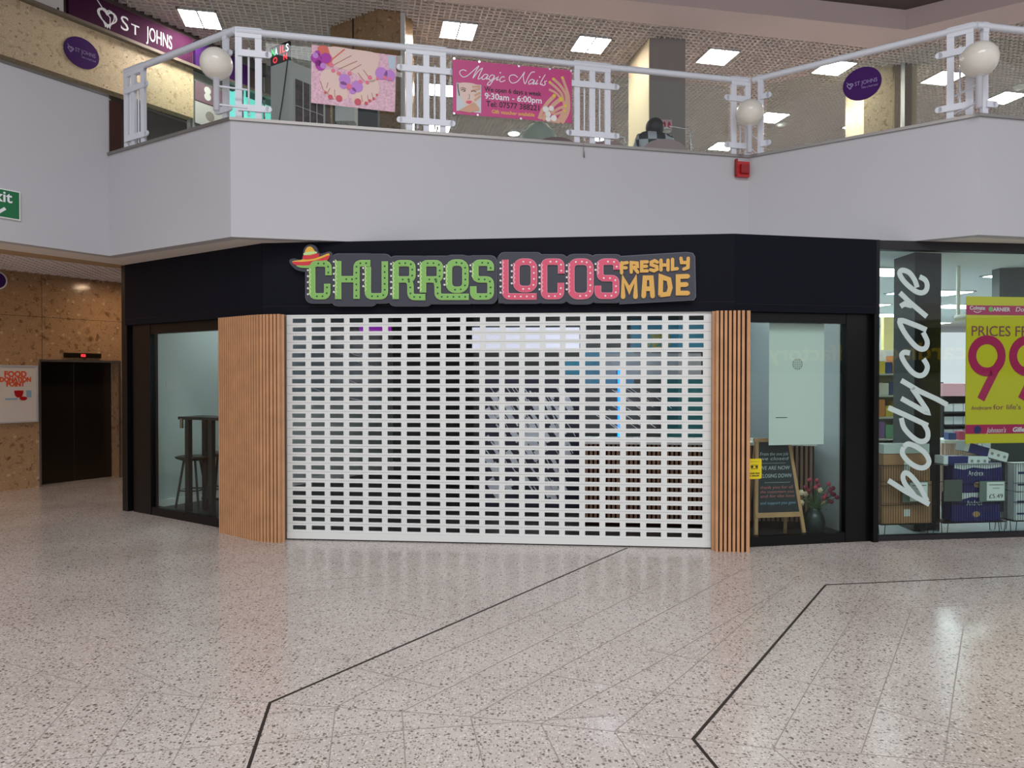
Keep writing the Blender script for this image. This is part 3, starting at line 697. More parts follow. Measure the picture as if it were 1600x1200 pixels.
script = [[(230, 250), (190, 235), (150, 250), (150, 290), (190, 325), (240, 310), (300, 260), (360, 205), (385, 190), (350, 250), (310, 340), (380, 250), (430, 215), (400, 280), (375, 345), (400, 345), (440, 310)],
          [(500, 300), (465, 290), (430, 320), (430, 355), (465, 345), (500, 305), (480, 350), (510, 345)],
          [(580, 310), (545, 300), (515, 330), (520, 365), (555, 350), (580, 315), (560, 370), (520, 425), (490, 420), (510, 390), (560, 365), (610, 330)],
          [(630, 315), (605, 365), (635, 355)], [(706, 330), (690, 320), (660, 335), (645, 370), (670, 385), (715, 365)],
          [(870, 330), (830, 300), (775, 310), (765, 360), (800, 400), (860, 385), (910, 330), (955, 265), (940, 320), (960, 410), (1000, 330), (1040, 270), (1085, 262)],
          [(1080, 370), (1045, 355), (1010, 385), (1010, 415), (1050, 400), (1080, 372), (1060, 415), (1095, 400)], [(1120, 360), (1095, 415), (1125, 405)],
          [(1215, 295), (1180, 350), (1150, 415), (1180, 410)], [(1235, 375), (1205, 385), (1215, 415), (1190, 430), (1165, 420)]]
mb = MB()
for st in script:
    mb.stroke(bpath(st), .0085, Z1, Z2)
for c_ in ((652, 272), (1145, 325)): mb.disc(BX(*c_), .008, Z1, Z2)
mb.build('lettering', M['wtext'], bn)
def btext(s_, a, b, m, size, dy=0):
    p = BX(*a); q = BX(*b); return text(s_, size, m, bn, 'lettering', p[0], (p[1] + q[1]) / 2 + dy, Z1, width=q[0] - p[0], off=.0015, depth=.0008)
btext('We open 6 days a week', (455, 505), (1168, 560), M['ink'], .072)
btext('9:30am - 6:00pm', (455, 595), (1168, 655), M['wtext'], .092)
btext('Tel: 07577 388221', (475, 690), (1140, 745), M['ink'], .085)
btext('Gift voucher available', (545, 775), (1080, 820), M['mustard'], .055)
# portrait print
def bpoly(pts, z0, z1, mb, closed=True): return mb.prism([BX(*p) for p in pts], z0, z1)
mb = MB(); bpoly([(105, 395), (415, 425), (412, 775), (105, 745)], Z1, Z2, mb); mb.build('portrait', mat('portrait_backdrop', (206, 214, 216), .5), bn)
mb = MB(); mb.prism(bpath([(135, 410), (220, 395), (350, 420), (385, 500), (370, 620), (300, 690), (230, 690), (180, 610), (140, 500)], 3, True), Z2, Z3); mb.build('portrait_face', M['skinl'], bn)
mb = MB()
bpoly([(215, 700), (345, 655), (395, 745), (260, 770), (130, 745)], Z3, Z3 + .001, mb)
for a_, b_ in (((300, 450), (405, 440)), ((290, 500), (405, 470)), ((330, 560), (405, 520)), ((330, 620), (405, 560)), ((200, 720), (330, 650)), ((230, 745), (360, 680)), ((270, 765), (385, 710))):
    mb.stroke([BX(*a_), BX(*b_)], .022, Z3, Z3 + .002)
mb.build('portrait_hand', M['skin'], bn)
mb = MB(); mb.stroke(bpath([(160, 495), (190, 480), (215, 500), (185, 505)]), .006, Z3, Z3 + .003); mb.stroke(bpath([(285, 510), (320, 500), (350, 515)]), .006, Z3, Z3 + .003)
mb.stroke(bpath([(150, 470), (190, 460), (225, 480)]), .004, Z3, Z3 + .003); mb.stroke(bpath([(262, 540), (268, 590), (250, 600)]), .003, Z3, Z3 + .003); mb.stroke(bpath([(120, 410), (125, 470), (140, 560)]), .008, Z3, Z3 + .003); mb.build('portrait_eyes', M['ink'], bn)
mb = MB(); mb.prism(bpath([(222, 635), (250, 622), (300, 630), (275, 660), (240, 658)], 3, True), Z3, Z3 + .003); mb.build('portrait_lips', M['cpink'], bn)
# printed hands with yellow nails
mb = MB()
for st, w_ in ((((1260, 385), (1340, 450), (1420, 540), (1440, 640)), .03), (((1310, 345), (1400, 430), (1470, 540), (1480, 640)), .032), (((1425, 320), (1460, 420), (1500, 540), (1510, 650)), .03),
               (((1260, 480), (1340, 520), (1400, 580), (1460, 650)), .026), (((1480, 640), (1470, 760), (1400, 890)), .085), (((1330, 560), (1250, 640), (1180, 740), (1140, 850)), .04),
               (((1410, 600), (1330, 660), (1240, 760), (1180, 860)), .045), (((1460, 690), (1380, 720), (1290, 780)), .03), (((1470, 750), (1400, 770), (1320, 800)), .028), (((1180, 800), (1250, 850), (1400, 880)), .05)):
    mb.stroke(bpath(list(st)), w_, Z1, Z2)
mb.build('printed_hands', M['skin'], bn)
mb = MB()
for (x, y, r1) in ((1270, 390, .012), (1315, 350, .015), (1426, 335, .014), (1325, 560, .02), (1410, 605, .024), (1465, 685, .015), (1455, 750, .013)): mb.disc(BX(x, y), r1, Z2, Z3, 10)
mb.build('printed_nails', M['nailyellow'], bn)
mb = MB()
for (x, y, r1) in ((1220, 730, .035), (1290, 720, .03), (1250, 790, .032), (1320, 840, .035), (1250, 850, .03)): mb.disc(BX(x, y), r1, Z2, Z3 + .001, 9)
mb.build('printed_orchid', M['paper'], bn)
mb = MB()
for (x, y) in ((75, 95), (390, 135), (885, 190), (1270, 225), (1535, 250), (75, 780), (370, 800), (910, 845)):
    q = BX(x, y); mb.disc(q, .012, Z1, Z2 + .002, 10)
mb.build('eyelet', M['chrome'], bn)

# floral hands and feet print
def G(cx, cy):
    px = 480 + cx / 9.233; py = 60 + cy / 9.233; q = on(SEG2, BO, px, py); return q
g0 = G(62, 90); gbl = G(55, 930); gtr = G(1285, 250); gbr = G(1265, 1065)
fb = thing('manicure_banner', 'pale pink banner with printed hands, feet and orchids', 'banner', SEG2.at(gbl[0], gbl[1], BO))
def GX(*p): q = G(*p); return (q[0] - gbl[0], q[1] - gbl[1])
def gpath(pts, k=3, closed=False): return [tuple(p) for p in smooth_path([GX(*p) for p in pts], k, closed)]
MB().prism([GX(62, 90), GX(1285, 250), GX(1265, 1065), GX(55, 930)], 0, .004).build('banner_sheet', M['blush'], fb)
mb = MB(); mb.prism(gpath([(300, 130), (650, 160), (1020, 230), (1010, 420), (980, 620), (860, 620), (760, 560), (620, 480), (480, 430), (330, 370)], 3, True), Z1, Z2)
mb.prism(gpath([(230, 470), (400, 460), (480, 580), (560, 700), (580, 850), (470, 900), (360, 860), (240, 780), (190, 620)], 3, True), Z1, Z2)
mb.prism(gpath([(820, 650), (1000, 600), (1040, 720), (1010, 820), (900, 910), (740, 960), (650, 900), (660, 790)], 3, True), Z1, Z2); mb.build('printed_hands', M['skinl'], fb)
mb = MB()
for st in (((380, 390), (640, 250)), ((450, 450), (720, 330)), ((620, 470), (780, 380)), ((730, 500), (820, 620)), ((810, 460), (900, 580)), ((280, 720), (300, 640)), ((290, 800), (330, 720)), ((400, 850), (395, 740)), ((800, 920), (780, 820)), ((880, 900), (870, 820)), ((950, 870), (930, 790)), ((190, 620), (230, 740), (380, 880))):
    mb.stroke([GX(*p) for p in st], .006, Z2, Z3)
mb.build('printed_folds', M['skind'], fb)
mb = MB(); mb.prism(gpath([(150, 130), (280, 115), (330, 230), (370, 310), (300, 400), (200, 260)], 3, True), Z2, Z3); mb.stroke([GX(370, 300), GX(540, 160)], .012, Z2, Z3); mb.build('printed_coral', M['coral'], fb)
mb = MB()
for (x, y, r1) in ((130, 290, .055), (270, 290, .055), (190, 400, .05), (160, 360, .035), (150, 220, .03)): mb.disc(GX(x, y), r1, Z3, Z3 + .001, 10)
mb.build('printed_orchid', M['orchid'], fb)
mb = MB()
for (x, y, r1) in ((540, 600, .06), (720, 700, .06), (520, 680, .04), (660, 760, .035), (1070, 510, .065), (1190, 540, .06), (120, 250, .03), (230, 400, .03)): mb.disc(GX(x, y), r1, Z3 + .001, Z3 + .002, 10)
mb.build('printed_orchid', M['lilac'], fb)
mb = MB()
for (x, y, r1) in ((350, 390, .022), (375, 470, .02), (455, 510, .02), (610, 510, .02), (765, 630, .02), (865, 640, .02), (905, 570, .022), (605, 700, .03), (1010, 590, .014), (1120, 570, .02), (1190, 590, .018)): mb.disc(GX(x, y), r1, Z3 + .002, Z3 + .003, 10)
mb.build('printed_nails', M['nailpink'], fb)
mb = MB()
for (x, y, r1) in ((335, 850, .025), (460, 870, .034), (730, 920, .036), (850, 940, .018), (900, 905, .016), (960, 875, .015), (1005, 820, .012), (265, 785, .014)): mb.disc(GX(x, y), r1, Z3 + .002, Z3 + .003, 10)
mb.build('printed_nails', M['nail'], fb)
mb = MB(); mb.prism([GX(1160, 250), GX(1270, 265), GX(1265, 460), GX(1180, 430)], Z2, Z3); mb.build('printed_corner', mat('pale_sky_print', (186, 206, 220), .5), fb)

# red alarm sounder and cable under the middle globe
q = SEG2.hit(1160, 265, .02)
al = thing('alarm_sounder', 'small red fire alarm sounder on the balcony front', 'alarm', SEG2.at(q[0], q[1], 0))
MB().box((-.085, -.09, 0), (.075, .085, .05)).build('housing', M['red'], al)
MB().box((-.1, -.075, .02), (-.08, .11, .06)).box((-.05, -.055, .05), (.055, .045, .085)).build('horn', mat('dark_red', (150, 18, 22), .4), al)
q = SEG2.hit(912, 232, .02); q2 = SEG2.hit(912, 252, .02)
tag(MB().tube([(0, 0, .025), (.0, q2[1] - q[1], .012), (.012, q2[1] - q[1] - .01, .012), (.012, q2[1] - q[1] + .06, .012)], .004, 6).build('hanging_wire', M['greycol'], None, SEG2.at(q[0], ZC + .02, 0)), 'short grey wire loop hanging over the balcony edge', 'wire')

# exit sign on the high left front
EX = Frame(PLL, PL)
a = EX.hit(-40, 330, .02); b = EX.hit(32, 345, .02); tz_ = EX.hit(32, 300, .02)[1]
ex = thing('exit_sign', 'green exit sign on the white balcony wall at left', 'sign', EX.at(a[0], b[1], 0))
w_, h_ = b[0] - a[0], tz_ - b[1]
MB().box((0, 0, 0), (w_, h_, .02)).build('sign_border', M['paper'], ex)
MB().box((.012, .012, .02), (w_ - .012, h_ - .012, .023)).build('sign_face', M['green'], ex)
tx = text('Exit', h_ * .52, M['wtext'], ex, 'lettering', 0, h_ * .56, .023, off=.003)
mx = max(v.co.x for v in tx.data.vertices)
for v in tx.data.vertices: v.co.x += w_ - .075 - mx
mb = MB(); cx = w_ - .21; mb.stroke([(cx - .07, h_ * .34), (cx, h_ * .14), (cx + .07, h_ * .34)], .03, .023, .025); mb.stroke([(cx, h_ * .5), (cx, h_ * .17)], .03, .023, .025); mb.build('arrow', M['wtext'], ex)
# small round purple sign at the left edge under the soffit
q = lu(-6, 438, .6)
tag(MB().disc((0, 0), .13, 0, .02, 24).disc((0, 0), .11, .02, .024, 24, 1).build('hanging_sign', [M['paper'], M['dpurple']], None, LIFT.at(q[0], q[1], .6)), 'round purple sign with white rim at the left edge', 'sign')

# ------------------------------------------------------------------ nail kiosk on the upper floor
kz = 5.6 / 1.6 * H
k1 = xy(atz(452, 94, kz)); k0 = xy(atz(423, 104, kz)); k2 = xy(atz(508, 118, kz))
kd = (k0 - k1) ; ke = (k2 - k1)
kk = thing('storage_cabinet', 'tall white cabinet with dark mosaic photo panel under the neon sign', 'cabinet', Matrix.Translation((k1.x, k1.y, ZU)))
MB().prism([(0, 0), tuple(ke), tuple(ke + kd), tuple(kd)], 0, kz - ZU).build('cabinet_body', M['cabinet'], kk)
KF = Frame(k1, k2); km = Matrix.Translation((-k1.x, -k1.y, 0)) @ KF.m
mb = MB(); mb.box((KF.len * .16, .35, .0), (KF.len * .93, kz - ZU - .22, .012)); mb.build('photo_panel', mat('mosaic_print', (86, 70, 76), .4, noise=.5, ns=12), kk, km)
mb = MB()
for i in range(1, 4): mb.box((KF.len * (.16 + .77 * i / 4) - .006, .35, .012), (KF.len * (.16 + .77 * i / 4) + .006, kz - ZU - .22, .018))
for i in range(1, 5):
    z = .35 + (kz - ZU - .57) * i / 5; mb.box((KF.len * .16, z - (.012 if i % 2 else .004), .012), (KF.len * .93, z + (.012 if i % 2 else .004), .018))
mb.build('panel_bars', M['cabinet'], kk, km)
NF = Frame(k0, k1, kz)
q = (NF.len * .0, 0)
ns = thing('neon_sign', 'lit open nail sign in green, white and red on the cabinet', 'sign', NF.m)
nh = atz(452, 94, kz); nhh = (F * 0 + (94 - 64)) / F * nh.y
MB().box((0, 0, -.03), (NF.len, nhh, 0)).build('sign_board', M['ink'], ns)
wq = NF.len / 5.2
for i, (ch, mm_) in enumerate((('N', 'neong'), ('A', 'neonw'), ('I', 'neonr'), ('L', 'neonr'), ('S', 'neonw'))):
    text(ch, nhh * .55, M[mm_], ns, 'lettering', .02 + wq * i + (wq * .3 if ch == 'I' else 0), nhh * .5, .004, off=.001, width=wq * (.25 if ch == 'I' else .72))
for i, ch in enumerate('ON'):
    text(ch, nhh * .42, M['neonr'], ns, 'lettering', .05 + i * NF.len * .55, nhh * .1, .004, off=.002)
MB().tube([(NF.len - .02, .0, .01), (NF.len - .12, -.5, .012), (NF.len - .3, -1.2, .012)], .008, 6).build('power_cable', M['ink'], ns)
# nail tables, lamps, chairs and a customer
def desk_lamp(px, py, Y, label, glow=True, flip=1):
    p = atY(px, py, Y)
    t = thing('desk_lamp', label, 'lamp', Matrix.Translation((p.x, p.y, ZU + .74)), 'nail table lamps behind the balcony glass')
    z = p.z - ZU - .74
    MB().lathe([(.001, 0), (.06, 0), (.06, .02), (.001, .02)], 16, c=(flip * .35, 0, 0)).build('lamp_base', M['chrome'], t)
    MB().tube([(flip * .35, 0, .02), (flip * .34, 0, z + .02), (flip * .05, 0, z + .07)], .010, 8).build('lamp_arm', M['chrome'], t)
    MB().lathe([(.001, z + .05), (.04, z + .045), (.09, z), (.08, z)], 18).build('lamp_shade', M['paper'], t)
    MB().lathe([(.001, z + .004), (.07, z + .004), (.07, z - .01), (.001, z - .01)], 18).build('lamp_bulb', M['whiteglow'] if glow else M['paper'], t)
    return t
yb = 9.6
desk_lamp(803, 209, yb, 'lit nail lamp below the magenta banner')
desk_lamp(936, 217, yb - .2, 'lit nail lamp behind the posts right of the magenta banner')
desk_lamp(1040, 205, yb + .1, 'thin white folding arm lamp right of the seated person', False, 1)
for px0, px1, Y, lb in ((760, 900, yb + .1, 'nail table edge below the magenta banner'), (905, 1000, yb - .1, 'nail table edge left of the seated person'), (1035, 1110, yb + .2, 'nail table edge right of the seated person')):
    a = atY(px0, 200, Y); b = atY(px1, 200, Y)
    t = thing('nail_table', lb, 'table', Matrix.Translation(((a.x + b.x) / 2, Y, ZU)), 'nail tables behind the balcony')
    w2 = (b.x - a.x) / 2
    MB().box((-w2, -.25, .70), (w2, .25, .74)).build('tabletop', M['paper'], t)
    for sx in (-1, 1):
        for sy in (-1, 1): MB().box((sx * (w2 - .06) - .02, sy * .2 - .02, 0), (sx * (w2 - .06) + .02, sy * .2 + .02, .70)).build('leg', M['chrome'], t)
def salon_chair(px, Y, top, label, m):
    p = atY(px, 200, Y)
    t = thing('salon_chair', label, 'chair', Matrix.Translation((p.x, Y, ZU)), 'padded chairs of the nail salon')
    zt = top - ZU
    mb = MB(); n = 14
    pts = [(-.26, .45), (-.26, zt - .14)] + [(-.26 + .26 * (1 - math.cos(PI * i / n)), zt - .14 + .14 * math.sin(PI * i / n)) for i in range(1, n)] + [(.26, zt - .14), (.26, .45)]
    vs = [(x, -.05, z) for x, z in pts] + [(x, .05, z) for x, z in pts]; k = len(pts)
    mb.add(vs, [list(range(k)), list(range(k, 2 * k))[::-1]] + [(i, (i + 1) % k, k + (i + 1) % k, k + i) for i in range(k)]); mb.build('backrest', m, t)
    MB().lathe([(.001, .40), (.25, .40), (.27, .45), (.25, .50), (.001, .50)], 20, c=(0, .25, 0)).build('seat', m, t)
    MB().lathe([(.001, 0), (.2, 0), (.2, .03), (.03, .04), (.03, .40), (.001, .40)], 16, c=(0, .25, 0)).build('pedestal', M['chrome'], t)
    return t
salon_chair(1037, 8.75, atY(1037, 219, 8.75).z, 'dusty pink chair back in front of the person in checked shirt', M['chair_pink'])
salon_chair(950, 8.65, atY(950, 222, 8.65).z, 'dusty pink chair back low behind the right post group', M['chair_pink'])
salon_chair(868, 8.6, atY(868, 216, 8.6).z, 'pale pink chair back below the magenta banner hands', M['chair_pink'])
p = atY(842, 196, 9.4)
tg = thing('technician_stool', 'pale green rounded chair back with dark stripe under magenta banner', 'chair', Matrix.Translation((p.x, 9.4, ZU)))
MB().lathe([(.001, p.z - ZU + .02), (.12, p.z - ZU), (.24, p.z - ZU - .14), (.26, p.z - ZU - .4), (.2, p.z - ZU - .6), (.001, p.z - ZU - .6)], 22).build('backrest', mat('pale_sage', (176, 190, 176), .6), tg)
MB().lathe([(.001, 0), (.2, 0), (.03, .05), (.03, p.z - ZU - .6), (.001, p.z - ZU - .6)], 14).build('pedestal', M['chrome'], tg)
# the seated customer, bent forward over the table, seen from behind
hp = atY(1029, 199, 9.05)
ps_ = thing('person', 'person in black and white checked shirt bent over a nail table, seen from behind', 'person', Matrix.Translation((hp.x - .03, 9.05, ZU)))
def skin_body(name, joints, edges, mats, parent, sub=2):
    me = bpy.data.meshes.new(name); me.from_pydata([j[0] for j in joints], edges, []); me.materials.append(mats)
    o = bpy.data.objects.new(name, me); COL.objects.link(o); o.parent = parent
    sk = o.modifiers.new('skin', 'SKIN'); sk.use_smooth_shade = True
    if not me.skin_vertices: 
        bm = bmesh.new(); bm.from_mesh(me); bm.verts.layers.skin.verify(); bm.to_mesh(me); bm.free()
    for i, j in enumerate(joints):
        me.skin_vertices[0].data[i].radius = (j[1], j[2] if len(j) > 2 else j[1]); me.skin_vertices[0].data[i].use_root = (i == 0)
    s = o.modifiers.new('sub', 'SUBSURF'); s.levels = sub; s.render_levels = sub
    dg = bpy.context.evaluated_depsgraph_get(); m2 = bpy.data.meshes.new_from_object(o.evaluated_get(dg))
    o.modifiers.clear(); o.data = m2
    return o
hz = hp.z - ZU
J = [((0, .05, .52), .15, .12), ((0, .03, .75), .15, .11), ((0, .03, .98), .16, .11), ((0, .06, hz - .16), .07, .06), ((0, .10, hz - .02), .085, .095), ((0, .12, hz + .07), .06, .07),
     ((-.19, .06, hz - .15), .07), ((-.26, .14, hz - .45), .05), ((-.16, .38, .80), .038), ((-.13, .47, .79), .03),
     ((.17, .06, hz - .17), .07), ((.26, .14, hz - .45), .05), ((.16, .38, .80), .038), ((.13, .47, .79), .03),
     ((-.10, .12, .50), .09), ((-.13, .45, .50), .07), ((-.13, .46, .08), .045), ((-.13, .56, .04), .035), ((.10, .12, .50), .09), ((.13, .45, .50), .07), ((.13, .46, .08), .045), ((.13, .56, .04), .035)]
E = [(0, 1), (1, 2), (2, 3), (3, 4), (4, 5), (2, 6), (6, 7), (7, 8), (8, 9), (2, 10), (10, 11), (11, 12), (12, 13), (0, 14), (14, 15), (15, 16), (16, 17), (0, 18), (18, 19), (19, 20), (20, 21)]
skin_body('body', J, E, M['skin'], ps_)
def checked():
    m = bpy.data.materials.new('checked_cloth'); m.use_nodes = True; nt = m.node_tree
    tc = nt.nodes.new('ShaderNodeTexCoord'); ck = N(nt, 'ShaderNodeTexChecker', Scale=9.0)
    ck.inputs['Color1'].default_value = lin((30, 32, 42)); ck.inputs['Color2'].default_value = lin((190, 194, 206))
    nt.links.new(tc.outputs['Object'], ck.inputs['Vector']); nt.links.new(ck.outputs['Color'], nt.nodes['Principled BSDF'].inputs['Base Color']); return m
JS = [((0, .05, .50), .17, .14), ((0, .03, .75), .17, .13), ((0, .03, .98), .19, .13), ((0, .05, hz - .13), .12, .10), ((-.20, .05, hz - .14), .095), ((-.26, .14, hz - .45), .062), ((-.17, .36, .82), .047), ((.18, .06, hz - .15), .09), ((.26, .14, hz - .45), .062), ((.17, .36, .82), .047)]
skin_body('shirt', JS, [(0, 1), (1, 2), (2, 3), (2, 4), (4, 5), (5, 6), (2, 7), (7, 8), (8, 9)], checked(), ps_)
MB().ball((0, .09, hz + .03), .118, 20, sz=1.05).build('hair', M['hair'], ps_)
# poster of red nails on cream column
q0 = xy(c[1]); q1 = xy(c[2]); CF = Frame(q0, q1)
a = CF.hit(1018, 186, .01); b = CF.hit(1050, 205, .01)
pp = thing('nail_poster', 'small pale poster with four red nails on the grey column face', 'poster', CF.at(a[0], b[1], 0))
MB().box((0, 0, 0), (b[0] - a[0], a[1] - b[1], .01)).build('print', M['blush'], pp)
mb = MB()
for i in range(4): mb.disc(((b[0] - a[0]) * (.14 + .24 * i), (a[1] - b[1]) * .55), .03, .01, .013, 12, ry=.06)
mb.build('printed_nails', M['nail'], pp)
# monitor-like white hood and planter behind the pink banner
p = atY(541, 180, 9.3)
ms = thing('steamer_hood', 'white salon hood on a stand below the pink banner', 'appliance', Matrix.Translation((p.x, p.y, ZU)))
z_ = p.z - ZU
MB().box((-.12, -.1, z_ - .11), (.13, .1, z_ + .16)).build('hood', M['cabinet'], ms)
MB().tube([(0, 0, 0), (0, 0, z_ - .1)], .025, 10).build('stand', M['chrome'], ms)
MB().lathe([(.001, 0), (.2, 0), (.2, .03), (.001, .03)], 16).build('stand_base', M['chrome'], ms)
p = atY(520, 180, 11.2); p2 = atY(590, 180, 11.2)
struct('wall_upper_counter', MB().box((p.x, 11.2, ZU), (p2.x, 11.4, p.z + .25)), mat('dark_grey_counter', (84, 88, 92), .4))
for px, lb in ((534, 'small potted plant below the left pink banner'), (684, 'small dried plant behind the left posts near magenta banner')):
    p = atY(px, 203, 8.9)
    t = thing('potted_plant', lb, 'plant', Matrix.Translation((p.x, p.y, ZU)))
    zz = p.z - ZU
    MB().lathe([(.001, zz - .8), (.12, zz - .8), (.14, zz - .12), (.001, zz - .12)], 14).build('pot', M['cabinet'], t)
    MB().lathe([(.001, 0), (.15, 0), (.1, zz - .8), (.001, zz - .8)], 14).build('plant_stand', M['cabinet'], t)
    mb = MB()
    for i in range(30):
        g_ = R.random() * 6.28; r_ = R.random() * .13; b_ = Vector((.05 * math.cos(g_), .05 * math.sin(g_), zz - .12)); e_ = Vector((r_ * math.cos(g_), r_ * math.sin(g_), zz + R.uniform(-.02, .1)))
        mb.bar(b_, e_, .012, .003)
    mb.build('foliage', mat('dry_olive', (132, 132, 96), .7), t)

# ------------------------------------------------------------------ churros shop shell
def wallprism(name, p0, p1, z0, z1, t, m, out=0.0):
    f = Frame(p0, p1); return struct(name, MB().box((0, z0, -t + out), (f.len, z1, out)), m, None, f.m)
fin = [off(A0, A1, B0, .16), off(A1, B0, B1, .16)]
fo = xy(FA.w(0, 0, -.16)); fe = xy(FC.w(FC.len, 0, -.16))
FAS = thing('fascia', 'wide black shop fascia board above the shutter carrying the sign', 'fascia')
for a_, b_, c_, d_ in ((A0, A1, fin[0], fo), (A1, B0, fin[1], fin[0]), (B0, B1, fe, fin[1])):
    MB().prism([tuple(a_), tuple(b_), tuple(c_), tuple(d_)], ZF, ZS).build('fascia_board', M['black'], FAS)
MB().box((0, ZF + .07, 0), (FA.len, ZF + .074, .0015)).build('seam', M['blackg'], FAS, FA.m)
MB().box((0, ZF + .09, 0), (FB.len, ZF + .094, .0015)).box((2.55, ZF + .09, 0), (2.553, ZF + .45, .0015)).build('seam', M['blackg'], FAS, FB.m)
MB().box((0, ZF + .07, 0), (FC.len, ZF + .074, .0015)).build('seam', M['blackg'], FAS, FC.m)
shopceil = [tuple(xy(FA.w(.03, 0, -.17))), tuple(off(A0, A1, B0, .17)), tuple(off(A1, B0, B1, .17)), tuple(xy(FC.w(FC.len - .03, 0, -.17))), (2.9, 12.2), (-2.6, 12.2)]
struct('ceiling_shop', MB().prism(shopceil, ZS - .04, ZS - .002), M['soffit'])
# left window
GLO = -.10
ua = FA.hit(205, 650, GLO)[0]; ub = FA.hit(240, 650, GLO)[0]; uc = FA.len - .02
def shopwin(name, fr, u0, u1, pl, pr, pb, ptp, label):
    t = thing(name, label, 'window', fr.at(0, 0, GLO))
    MB().box((u0, 0, -.06), (u0 + pl, ZF, .04)).build('window_post', M['blackg'], t)
    if pr: MB().box((u1 - pr, 0, -.06), (u1, ZF, .04)).build('window_post', M['blackg'], t)
    MB().box((u0 + pl, 0, -.05), (u1 - pr, pb, .035)).build('bottom_rail', M['blackg'], t)
    MB().box((u0 + pl, ZF - ptp, -.05), (u1 - pr, ZF, .035)).build('top_rail', M['blackg'], t)
    MB().box((u0 + pl, pb, -.006), (u1 - pr, ZF - ptp, .006)).build('pane', M['glass'], t)
    return t
shopwin('shop_window', FA, .06, uc, ub - .06, 0, .10, .12, 'black framed left shop window with a bar table behind the glass')
ra = 0.06; rb = FC.hit(1318, 650, GLO)[0]
shopwin('shop_window', FC, ra, FC.len + .0, 0.02, FC.len - rb, .10, .10, 'black framed right shop window with chalkboard and white blind')
wallprism('wall_shop_left', A0 + uB * .02, A0 + uB * 4.6, 0, ZS, .12, M['blackg'])
# slatted cladding
def cladding(name, path, z0, z1, label, rev=False, pitch=.0405, sw=.025, sd=.032):
    P = [Vector(p) for p in path]
    t = thing(name, label, 'cladding', Matrix.Translation((P[0].x, P[0].y, 0)))
    o = P[0].copy()
    cum = [0]
    for i in range(1, len(P)): cum.append(cum[-1] + (P[i] - P[i - 1]).length)
    def at(s):
        for i in range(1, len(P)):
            if s <= cum[i] or i == len(P) - 1:
                d = (P[i] - P[i - 1]).normalized(); return P[i - 1] + d * (s - cum[i - 1]), d
    mb = MB(); s = pitch / 2; 
    while s < cum[-1]:
        p, d = at(s); n = Vector((d.y, -d.x)); p = p - o
        mb.prism([tuple(p - d * sw / 2), tuple(p + d * sw / 2), tuple(p + d * sw / 2 + n * sd), tuple(p - d * sw / 2 + n * sd)], z0, z1)
        s += pitch
    mb.build('slats', M['wood'], t)
    mb = MB(); Q = [at(cum[-1] * i / 24)[0] - o for i in range(25)]; D = [at(cum[-1] * i / 24)[1] for i in range(25)]
    for i in range(24):
        n0 = Vector((D[i].y, -D[i].x)); n1 = Vector((D[i + 1].y, -D[i + 1].x))
        mb.prism([tuple(Q[i] + n0 * .001), tuple(Q[i + 1] + n1 * .001), tuple(Q[i + 1] - n1 * .03), tuple(Q[i] - n0 * .03)], z0, z1)
    mb.build('backing', M['woodback'], t)
    return t
w0 = xy(atz(343, 832, 0)); w1 = xy(atz(392, 843.5, 0)); w2 = xy(atz(420, 847.5, 0)); w3 = xy(atz(437, 848.5, 0))
pth = [w0, w0.lerp(w1, .5), w1, w1.lerp(w2, .5) + Vector((-.006, -.012)), w2, w3]
inward = [Vector((p.x + .010, p.y + .026)) for p in pth]
inward += [xy(SH.w(-.045, 0, -.0)), xy(SH.w(-.04, 0, -.14))]
cladding('slatted_column', inward, .0, ZF - .004, 'curved pale wood slatted column at the left of the shutter')
w0 = xy(SH.w(SH.len + .035, 0, -.14)); w1 = xy(atz(1119, 862, 0)); w2 = xy(atz(1167, 863.5, 0))
rp = [w0, w1 + Vector((.0, .026)), w1 + Vector((.02, .024)), w2 + Vector((.0, .026)), w2 + Vector((.0, .12))]
cladding('slatted_column', rp, .0, ZF - .004, 'narrow pale wood slatted column at the right of the shutter')

# ------------------------------------------------------------------ roller shutter
shm = thing('roller_shutter', 'closed white perforated roller shutter across the shop entrance', 'shutter', SH.m)
pitchz = .0; 
ncol = 21; nrow = 25
def shp(px, py): return SH.hit(px, py, -.03)
ztop = ZF; y_first = shp(780, 497.5)[1]; y_last = shp(780, 830)[1]
y0 = shp(457, 823.8)[1]; y24 = shp(457, 501.4)[1]; pz = (y24 - y0) / 24
x_first = shp(456.5, 560)[0]; x_last = shp(1098, 600)[0]
hw = (shp(477.5, 560)[0] - x_first); px_ = (x_last - hw - x_first) / 20; hhh = .046
mb = MB(); Lx = SH.len
for r in range(nrow):
    yc = y0 + r * pz; a_, b_ = yc - pz / 2 + .0015, yc + pz / 2 - .0015
    sh_ = .008 if r >= 21 else (0.0 if r % 3 else .002)
    ya, yb_ = yc - hhh / 2, yc + hhh / 2
    mb.box((.005, a_, -.036), (Lx - .005, ya, -.024)); mb.box((.005, yb_, -.036), (Lx - .005, b_, -.024))
    xs = [.005] + sum([[x_first + k * px_ + sh_, x_first + k * px_ + hw + sh_] for k in range(ncol)], []) + [Lx - .005]
    for k in range(0, len(xs), 2): mb.box((xs[k], ya, -.036), (xs[k + 1], yb_, -.024))
top_y = y24 + pz / 2
mb.box((.005, top_y, -.036), (Lx - .005, ZF, -.024))
mb.build('curtain', M['shutter'], shm)
mb = MB()
for r in range(nrow + 1): mb.box((.005, y0 + (r - .5) * pz - .0025, -.033), (Lx - .005, y0 + (r - .5) * pz + .0025, -.027))
mb.build('lath_hinges', M['seam'], shm)
